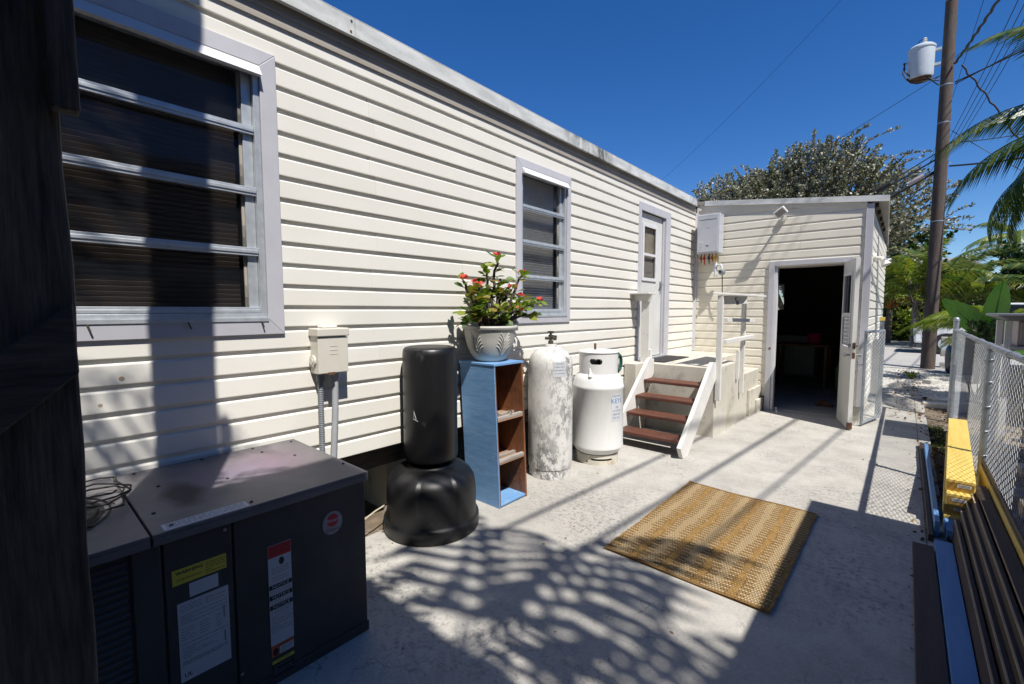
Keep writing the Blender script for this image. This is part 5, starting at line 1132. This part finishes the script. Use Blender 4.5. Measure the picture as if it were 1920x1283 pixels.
# ------------------------------------------------------------------ vegetation builders
def frond_mesh(L, leafl, n, droop, width=.012, rr=None, fold=.5, hang=.0, leafw=.018, seed=0):
    rg = random.Random(seed); bm = BM(); pts = []; ang = fold; p = Vector((0, 0, 0)); seg = 14
    for i in range(seg + 1):
        pts.append(p.copy()); a = ang - droop * (i / seg) ** 1.4; p = p + Vector((math.cos(a), 0, math.sin(a))) * (L / seg)
    tube(bm, pts, [width * (1 - .85 * i / seg) for i in range(seg + 1)], 5)
    for i in range(n):
        f = .14 + .86 * i / n; k = f * seg; i0 = min(seg - 1, int(k)); c = pts[i0].lerp(pts[i0 + 1], k - i0); tan = (pts[i0 + 1] - pts[i0]).normalized()
        l = leafl * (math.sin(min(1, f * 1.15 + .12) * 2.6) * .75 + .25) * rg.uniform(.85, 1.1)
        for s in (-1, 1):
            d = (Vector((0, s, 0)) * .9 + tan * .55 + Vector((0, 0, -hang - rg.uniform(0, .25)))).normalized()
            e1 = c + d * l * .5; e2 = c + (d + Vector((0, 0, -.35 - hang * .6))).normalized() * l
            wv = tan * leafw * .5
            a1, a2 = bm.verts.new(c - wv * .6), bm.verts.new(c + wv * .6); b1, b2 = bm.verts.new(e1 - wv), bm.verts.new(e1 + wv); t1 = bm.verts.new(e2)
            bm.faces.new((a1, a2, b2, b1)); bm.faces.new((b1, b2, t1))
    return bm
def palm(name, label, cat, base, heart_z, fronds, L, leafl, n, droop, mat, trunk_r=.1, tm='palm_trunk', lean=(0, 0), hang=.3, leafw=.02, seed=1, elev=(.1, 1.1), azr=(0, 6.283), group=None, width=.014, crownshaft=True):
    rg = random.Random(seed); t_ = thing(name, label, cat, base, group); b = Vector(base); h = Vector((b.x + lean[0], b.y + lean[1], heart_z))
    bm = BM(); k = 14; pts = [b.lerp(h, i / k) + Vector((lean[0] * .15 * math.sin(i / k * 3.14), 0, 0)) for i in range(k + 1)]
    tube(bm, pts, [trunk_r * (1.25 if i == 0 else 1.0 - .3 * i / k) * (1 + .04 * (i % 2)) for i in range(k + 1)], 12); obj('trunk', bm, tm, t_, smooth=True)
    meshes = []
    for v in range(min(4, fronds)):
        bm = frond_mesh(L, leafl, n, droop * (.8 + .15 * v), width, hang=hang, leafw=leafw, seed=seed * 10 + v, fold=0)
        me = bpy.data.meshes.new('frond'); bm.to_mesh(me); bm.free(); me.materials.append(MATS[mat]); meshes.append(me)
    for i in range(fronds):
        az = azr[0] + (azr[1] - azr[0]) * (i + rg.uniform(.1, .9)) / fronds; el = rg.uniform(*elev); s = rg.uniform(.8, 1.1)
        o = bpy.data.objects.new('frond', meshes[i % len(meshes)]); scene.collection.objects.link(o); o.parent = t_; OFF[o.name] = OFF[t_.name]
        o.matrix_local = Matrix.Translation(h - b) @ Matrix.Rotation(az, 4, 'Z') @ Matrix.Rotation(-el, 4, 'Y') @ Matrix.Rotation(rg.uniform(-.5, .5), 4, 'X') @ Matrix.Diagonal((s, s, s, 1))
    return t_
# yard palms that shade the left of the yard (out of frame, behind and right of the camera)
palm('coconut_palm', 'tall coconut palm behind the neighbouring house throwing streaky frond shadows', 'palm tree', (2.85, -.75, -.05), 7.1, 13, 2.35, .85, 13, 1.5, 'leaf_palm', .13, lean=(-.1, .1), hang=.45, leafw=.11, seed=8, elev=(-.6, .35), azr=(R(-120), R(150)))
palm('coconut_palm', 'second young coconut palm beyond the fence behind the camera', 'palm tree', (.95, -.75, -.05), 4.2, 12, 1.5, .45, 13, 1.2, 'leaf_palm', .09, lean=(-.05, .0), hang=.6, leafw=.06, seed=6, elev=(-.5, .6), azr=(R(60), R(260)))
palm('coconut_palm', 'coconut palm close behind the camera throwing dapples on the siding', 'palm tree', (.35, -1.75, -.05), 6.3, 13, 1.5, .42, 13, 1.4, 'leaf_palm', .10, lean=(0, .1), hang=.35, leafw=.055, seed=15, elev=(-.5, .6))
# palm whose fronds enter the picture at the right edge
palm('coconut_palm', 'coconut palm reaching dark drooping fronds into the right edge', 'palm tree', (2.25, 9.4, -.05), 3.95, 27, 2.35, .60, 60, 1.6, 'leaf_palm', .13, lean=(.0, .2), hang=.9, leafw=.030, seed=9, elev=(-.35, .95))
# far palms
palm('coconut_palm', 'distant coconut palm with a pale trunk near the right edge', 'palm tree', (3.9, 33, -.05), 5.2, 14, 2.2, .6, 36, 1.4, 'leaf_yellowgreen', .14, hang=.5, leafw=.05, seed=12, elev=(-.3, 1.0))
palm('areca_palm', 'dark feathery palm clump directly behind the utility pole', 'palm tree', (.25, 25, -.05), 2.0, 17, 3.5, .80, 40, 1.2, 'leaf_areca', .10, hang=.4, leafw=.06, seed=21, elev=(.3, 1.3))
palm('areca_palm', 'green feathery palm clump right of the utility pole', 'palm tree', (2.2, 25.5, -.05), 1.5, 15, 3.7, .80, 40, 1.2, 'leaf_areca', .10, hang=.35, leafw=.075, seed=22, elev=(.35, 1.3))
palm('areca_palm', 'dense palm clump at the far right behind the cabinet', 'palm tree', (4.7, 24.5, -.05), 1.9, 22, 3.6, .8, 40, 1.2, 'leaf_palm', .12, hang=.35, leafw=.075, seed=23, elev=(.2, 1.3))
palm('areca_palm', 'mid green palm between pole and silver tree', 'palm tree', (-1.1, 26.5, -.05), 2.1, 18, 3.3, .75, 38, 1.1, 'leaf_areca', .10, hang=.3, leafw=.075, seed=24, elev=(.3, 1.3))
palm('dwarf_palm', 'small yellow green palm drooping over the road side of the pole', 'palm', (1.15, 13.2, -.06), 1.15, 10, 1.25, .36, 34, 1.5, 'leaf_yellowgreen', .05, hang=.3, leafw=.026, seed=31, elev=(.35, .9), azr=(R(110), R(250)))
palm('dwarf_palm', 'yellow green palm behind the banana leaves', 'palm', (1.65, 14.0, -.06), .85, 14, 1.3, .36, 32, 1.2, 'leaf_yellowgreen', .05, hang=.2, leafw=.028, seed=32, elev=(.3, 1.2))
# fan shaped bronze palm
fp = thing('fan_palm', 'bronze green fan shaped palm beside the far yellow house', 'palm', (-.62, 27, -.05))
bm = BM(); tube(bm, [(-.62, 27, -.05), (-.60, 27, .9), (-.57, 27, 1.5)], [.16, .13, .10], 10); obj('trunk', bm, 'bark', fp, smooth=True)
for i in range(19):
    a = R(35 + i * 6.2); p = Vector((-.57, 27 + .02 * (i % 3), 1.5)); d = Vector((math.cos(a), 0, math.sin(a))); L_ = 2.1 + .35 * math.sin(i * 2.1)
    bm = BM(); n_ = Vector((-d.z, 0, d.x)); w = .085; q = [p, p + d * L_ * .5 + n_ * w, p + d * L_ + Vector((0, 0, -.02)), p + d * L_ * .5 - n_ * w]; poly(bm, q); poly(bm, [q[0] + Vector((0, .01, 0)), q[3] + Vector((0, .03, 0)), q[2] + Vector((0, .01, 0)), q[1] + Vector((0, .03, 0))]); obj('blade', bm, 'leaf_bronze', fp)
# banana plant
bn = thing('banana_plant', 'banana plant with broad bright green leaves behind the fence post', 'banana plant', (1.08, 10.9, -.06))
bm = BM(); tube(bm, [(1.08, 10.9, -.06), (1.08, 10.9, .5), (1.07, 10.88, .95)], [.09, .075, .05], 12); obj('stem', bm, 'leaf_green', bn, smooth=True)
def banana(az, el, L_, w, droop, roll=0.0):
    bm = BM(); p = Vector((1.07, 10.88, .92)); h = Vector((math.cos(az), math.sin(az), 0)); n = 12; side = Vector((-h.y, h.x, 0)); pts = []; a = el
    for i in range(n + 1): pts.append(p.copy()); a = el - droop * (i / n); p = p + (h * math.cos(a) + Vector((0, 0, math.sin(a)))) * (L_ / n)
    side = (side * math.cos(roll) + (Vector((0, 0, 1)) * math.cos(el) - h * math.sin(el)) * math.sin(roll)); up = Vector((0, 0, 1)); rows = []
    for i in range(n + 1):
        f = i / n; ww = w * max(.02, (math.sin(min(1, max(0, (f - .1) / .9)) ** .8 * 3.05)) ** .8) if f > .1 else .012
        c = pts[i]; rows.append([c + side * ww * s + Vector((0, 0, .35 * ww * abs(s))) + Vector((0, 0, random.uniform(-.01, .01))) for s in (-1, -.5, 0, .5, 1)])
    V = [[bm.verts.new(q) for q in r_] for r_ in rows]
    for i in range(n):
        for j in range(4): bm.faces.new((V[i][j], V[i][j + 1], V[i + 1][j + 1], V[i + 1][j]))
    tube(bm, [q + Vector((0, 0, -.004)) for q in pts], [.018 * (1 - .8 * i / n) for i in range(n + 1)], 6); obj('leaf', bm, 'banana_leaf', bn, smooth=True)
banana(R(60), 1.40, 1.08, .17, .12, 0.0); banana(R(165), 1.0, .98, .17, .25, 1.5); banana(R(-12), .05, .62, .17, .7, 1.25); banana(R(190), -.1, .55, .15, .8, 1.2); banana(R(30), .9, .9, .16, .9, .6); banana(R(-70), .3, .6, .17, 1.2, .4); banana(R(110), .8, .8, .15, .9)

def bush(name, label, cat, base, cen, rad, n, mat, s=.09, trunk=True, seed=1, twigs=None, tw_len=(.4, .9), per=26, up=.35, asp=.32, extra=()):
    rg = random.Random(seed); t_ = thing(name, label, cat, base); c = Vector(cen)
    bm = BM()
    b = Vector(base)
    for i in range(9):
        a = rg.uniform(0, 6.28); e = c + Vector((math.cos(a) * rad[0] * .6, math.sin(a) * rad[1] * .6, rg.uniform(-.3, .6) * rad[2])); m = b.lerp(e, .5) + Vector((rg.uniform(-.2, .2), rg.uniform(-.2, .2), .1))
        tube(bm, [b + Vector((rg.uniform(-.04, .04), 0, 0)), b.lerp(m, .5), m, e], [.09 * rad[0] / 2, .07 * rad[0] / 2, .045 * rad[0] / 2, .01], 7)
    obj('trunk', bm, 'bark', t_, smooth=True)
    bm = BM(); tb_ = BM()
    for i in range(n):
        while True:
            q = Vector((rg.uniform(-1, 1), rg.uniform(-1, 1), rg.uniform(-1, 1)))
            if .25 < q.length < 1: break
        lump = 1 + .18 * math.sin(q.x * 5 + seed) * math.cos(q.z * 4) + .12 * math.sin(q.y * 7)
        p = c + Vector((q.x * rad[0], q.y * rad[1], q.z * rad[2])) * lump
        d = (Vector((q.x * .8, q.y * .6, max(-.2, q.z) + up)) + Vector((rg.uniform(-.5, .5), rg.uniform(-.5, .5), rg.uniform(-.3, .5)))).normalized(); L_ = rg.uniform(*tw_len)
        if extra and i < len(extra): p, d, L_ = Vector(extra[i][0]), Vector(extra[i][1]).normalized(), extra[i][2]
        kk = per if not (extra and i < len(extra)) else int(per * 2.4 * L_ / tw_len[1] * .6)
        pts = [p + d * L_ * f + Vector((0, 0, .12 * L_ * math.sin(f * 3))) for f in (0, .25, .5, .75, 1)]
        tube(tb_, pts, [.012, .010, .008, .006, .003], 3, False)
        for j in range(kk):
            f = rg.random() ** .8; k = f * 4; i0 = min(3, int(k)); a = pts[i0].lerp(pts[i0 + 1], k - i0)
            dd = (d * .5 + Vector((rg.uniform(-1, 1), rg.uniform(-1, 1), rg.uniform(-.6, 1)))).normalized(); l = s * rg.uniform(.6, 1.2)
            nn = dd.cross(Vector((rg.uniform(-1, 1), rg.uniform(-1, 1), rg.uniform(-1, 1)))).normalized() * l * asp
            bm.faces.new([bm.verts.new(q_) for q_ in (a, a + dd * l * .5 + nn, a + dd * l, a + dd * l * .5 - nn)])
    obj('twigs', tb_, 'bark', t_, kind='stuff'); obj('crown', bm, mat, t_, kind='stuff', fixn=False); return t_
bush('silver_buttonwood', 'silvery leaved buttonwood tree rising behind the annex roof', 'tree', (-2.8, 18.5, -.05), (-3.35, 18.4, 4.35), (3.3, 1.6, 2.0), 2700, 'leaf_silver', .095, seed=3, tw_len=(.5, 1.0), per=40, extra=(
    ((-2.3, 18, 6.0), (.75, 0, .75), 1.7), ((-1.9, 18, 6.1), (.95, 0, .50), 1.7), ((-1.3, 18, 5.8), (1, 0, .15), 1.6), ((-1.2, 18, 5.2), (.9, 0, .5), 1.5), ((-3.8, 18, 6.0), (.15, 0, 1), 1.0), ((-3.6, 18, 6.2), (.8, 0, .5), 1.0), ((-5.8, 18, 5.0), (-.9, 0, .3), 1.0), ((-5.6, 18, 5.4), (-.7, 0, .5), 1.0),
    ((-.8, 18, 4.9), (.6, 0, -.8), 1.4), ((-.6, 18, 4.2), (.9, 0, -.2), 1.5), ((-.7, 18, 3.6), (1, 0, .1), 1.3), ((-.7, 18, 5.4), (.9, 0, .1), .9), ((-4.6, 18, 5.7), (-.3, 0, .8), .8), ((-.6, 18, 4.0), (.8, 0, -.7), 1.2), ((-.8, 18, 3.4), (.8, 0, -.4), 1.2)))
bush('shrub', 'low dark green shrub under the fan palm', 'shrub', (-1.2, 29.5, -.05), (-1.1, 29.5, .6), (1.5, .8, .8), 220, 'leaf_dark', .20, seed=5, tw_len=(.2, .4), per=14)
bush('shrub', 'low yellow green shrub left of the white vehicle', 'shrub', (.1, 29.5, -.05), (.1, 29.5, .55), (.8, .6, .65), 160, 'leaf_yellowgreen', .2, seed=6, tw_len=(.2, .4), per=12)
bush('shrub', 'green climbing shrub around the foot of the utility pole', 'shrub', (.50, 15.95, -.05), (.12, 15.8, 1.9), (.16, .16, .34), 45, 'leaf_yellowgreen', .08, seed=7, tw_len=(.15, .3), per=14)
bush('shrub', 'ferny green shrub between end post and banana leaves', 'shrub', (.92, 10.6, -.05), (.90, 10.6, .86), (.15, .2, .30), 90, 'leaf_dark', .06, seed=8, tw_len=(.12, .25), per=16)
bush('shrub', 'tall green hedge far behind the white vehicle', 'hedge', (1.5, 31, -.05), (1.5, 31, 1.9), (3.2, .8, 1.5), 420, 'leaf_dark', .22, seed=9, tw_len=(.3, .7), per=18)
bush('broadleaf_tree', 'dark broadleaf tree at the right edge beyond the street', 'tree', (5.0, 26, -.05), (4.9, 26, 3.0), (2.2, 1.3, 1.9), 420, 'leaf_dark', .20, seed=10, tw_len=(.4, .8), per=18)
bush('broadleaf_tree', 'green tree behind the fan palm and the far house', 'tree', (-1.6, 30, -.05), (-1.2, 30, 4.2), (2.6, 1.3, 1.9), 420, 'leaf_dark', .22, seed=13, tw_len=(.4, .8), per=18)
for i, (x, y, h, l) in enumerate(((-5.5, -6.5, 4.6, 'unseen dense tree added at the house end to block sky light'), (-1.5, -6.0, 4.8, 'unseen dense tree added directly behind the camera to block sky light'), (2.4, -9.5, 6.4, 'unseen tall dense tree added behind the cream house to block sky light'), (-3.6, -9.5, 6.6, 'unseen tall dense tree added at the back of the yard to block sky light'))):
    bush('broadleaf_tree', l, 'tree', (x, y, -.05), (x, y, h), (2.9, 1.9, 3.2), 520, 'leaf_dark', .34, seed=40 + i, tw_len=(.5, 1.0), per=16)  # unseen trees, added behind the camera to darken the ambient light
tw = thing('strap_leaf_plant', 'small spiky green plant at the edge of the gravel', 'plant', (.15, 13.2, -.06))
bm = BM()
for i in range(40):
    a = random.uniform(0, 6.28); h = random.uniform(.15, .35); d = Vector((math.cos(a) * .8, math.sin(a) * .8, 1)).normalized(); s_ = d.cross(Vector((0, 0, 1))).normalized() * .012; p = Vector((.15, 13.2, -.05)); poly(bm, [p + s_, p - s_, p + d * h * .6 - s_ + Vector((0, 0, .02)), p + d * h + Vector((0, 0, -.05)), p + d * h * .6 + s_ + Vector((0, 0, .02))])
obj('leaves', bm, 'leaf_yellowgreen', tw, kind='stuff')

# ------------------------------------------------------------------ far street things
bwl = thing('block_wall', 'low wall of stacked pale concrete blocks beside the pole', 'wall', (.95, 16.4, -.05))
for r_ in range(5):
    for c_ in range(3):
        x = .72 + c_ * .30 + (.15 if r_ % 2 else 0) + random.uniform(-.01, .01); y = 16.2 + random.uniform(-.03, .03)
        bx('block', 'stone_pale', bwl, x, x + .29, y, y + .2, -.05 + r_ * .17, -.05 + r_ * .17 + .16, .008)
bm = BM(); lathe(bm, [(.20, 0), (.26, .1), (.28, .4), (.27, .62), (.24, .70)], (1.02, 14.9, -.05), 24); tag(obj('plastic_barrel', bm, 'navy_plastic', smooth=True), 'dark navy barrel partly hidden by the fence end post', 'barrel')
for i, (x, y, s) in enumerate(((.42, 9.75, .16), (.55, 10.15, .20), (.45, 12.6, .14), (.75, 9.6, .14))):
    bm = BM(); box(bm, x - s, x + s, y - s * .6, y + s * .6, -.06, .03 + .02 * i)
    bmesh.ops.rotate(bm, verts=bm.verts, cent=(x, y, 0), matrix=Matrix.Rotation(.5 * i, 3, 'Z')); tag(obj('kerb_stone', bm, 'stone_pale', bevel=.02), ('pale kerb stone nearest the fence end post', 'larger pale kerb stone beyond the end post', 'stone by the spiky plant in the gravel', 'small pale stone right of the fence end')[i], 'stone')
fh = thing('yellow_house', 'distant yellow house with a dark window behind the palms', 'house', (-.5, 34, -.05))
bx('wall', 'house_yellow', fh, -4.5, 2.6, 34, 40, -.05, 3.7); bm = BM(); hexa(bm, [(-4.9, 33.6, 3.7), (3.0, 33.6, 3.7), (3.0, 40.4, 3.7), (-4.9, 40.4, 3.7), (-4.5, 36.5, 4.5), (2.6, 36.5, 4.5), (2.6, 37.5, 4.5), (-4.5, 37.5, 4.5)]); obj('roof', bm, 'roof_grey', fh)
for x in (-.75, 1.4):
    bm = BM(); box(bm, x, x + .8, 33.95, 33.999, .9, 2.3); w_ = obj('window', bm, 'trim_white', fh); bx('pane', 'car_glass', w_, x + .06, x + .74, 33.93, 33.949, .96, 1.58); bx('pane', 'car_glass', w_, x + .06, x + .74, 33.93, 33.949, 1.64, 2.24)
bx('door', 'trim_white', fh, .45, .62, 33.95, 33.999, -.05, 2.1)
fh2 = thing('white_house', 'pale distant building glimpsed at the right between palms', 'house', (8, 45, -.05)); bx('wall', 'house_cream', fh2, 5.0, 12, 45, 52, -.05, 3.0); bx('roof', 'roof_grey', fh2, 4.7, 12.3, 44.6, 52.4, 3.01, 3.4)

# white SUV seen from its front quarter
sv = thing('white_suv', 'white sport utility vehicle parked across the street behind the pole', 'car', (2.55, 22.4, -.012))
def prof_body(P, y0, y1, name, m, inset=0.0, bev=.05):
    bm = BM(); v0 = [bm.verts.new((x, y0 + inset, z)) for x, z in P]; v1 = [bm.verts.new((x, y1 - inset, z)) for x, z in P]; bm.faces.new(v0); bm.faces.new(v1[::-1])
    for i in range(len(P)): bm.faces.new((v0[i], v1[i], v1[(i + 1) % len(P)], v0[(i + 1) % len(P)]))
    return obj(name, bm, m, sv, smooth=True, bevel=bev)
X_ = .22; Yc0, Yc1 = 21.0, 22.8
prof_body([(X_ + .02, .35), (X_, .75), (X_ + .12, .98), (X_ + 1.15, 1.10), (X_ + 4.45, 1.08), (X_ + 4.6, .9), (X_ + 4.6, .35)], Yc0, Yc1, 'body', 'car_white', 0, .06)
prof_body([(X_ + 1.1, 1.08), (X_ + 1.75, 1.60), (X_ + 2.1, 1.68), (X_ + 4.1, 1.66), (X_ + 4.45, 1.07)], Yc0, Yc1, 'cabin', 'car_glass', .10, .05)
prof_body([(X_ + 1.70, 1.601), (X_ + 2.1, 1.72), (X_ + 4.15, 1.70), (X_ + 4.22, 1.62), (X_ + 2.1, 1.65)], Yc0, Yc1, 'roof', 'car_white', .12, .02)
for x in (1.95, 2.95, 3.85): bx('pillar', 'car_white', sv, X_ + x, X_ + x + .07, Yc0 + .085, Yc0 + .0995, 1.09, 1.63)
bx('bumper', 'car_plastic', sv, X_ - .06, X_ + .18, Yc0 + .05, Yc1 - .05, .30, .52, .04); bx('grille', 'car_plastic', sv, X_ - .015, X_ + .03, Yc0 + .45, Yc1 - .45, .58, .82, .01)
bx('headlight', 'car_light', sv, X_ - .01, X_ + .2, Yc0 - .012, Yc0 + .3, .68, .86, .02); bx('sill', 'car_plastic', sv, X_ + .4, X_ + 4.2, Yc0 - .01, Yc0 + .02, .30, .42)
for x in (.85, 3.75):
    for y in (Yc0 - .03, Yc1 - .17):
        bm = BM(); tube(bm, [(X_ + x, y, .35), (X_ + x, y + .2, .35)], .36, 28); w_ = obj('wheel', bm, 'tyre', sv, smooth=True)
        bm = BM(); tube(bm, [(X_ + x, y - .012, .35), (X_ + x, y - .002, .35)], .22, 20); obj('rim', bm, 'xfmr_grey', w_)
oc = thing('red_kayak', 'orange red hull shape glimpsed behind the cabinet legs', 'kayak', (1.9, 15.8, .6)); bm = BM(); tube(bm, [(1.2, 15.8, .75), (1.5, 15.8, .72), (2.2, 15.8, .72), (2.8, 15.8, .78)], [.03, .16, .18, .04], 12); obj('hull', bm, 'label_orange', oc, smooth=True)
for x in (1.45, 2.4): bx('stand', 'bark', oc, x, x + .06, 15.7, 15.9, -.05, .56)
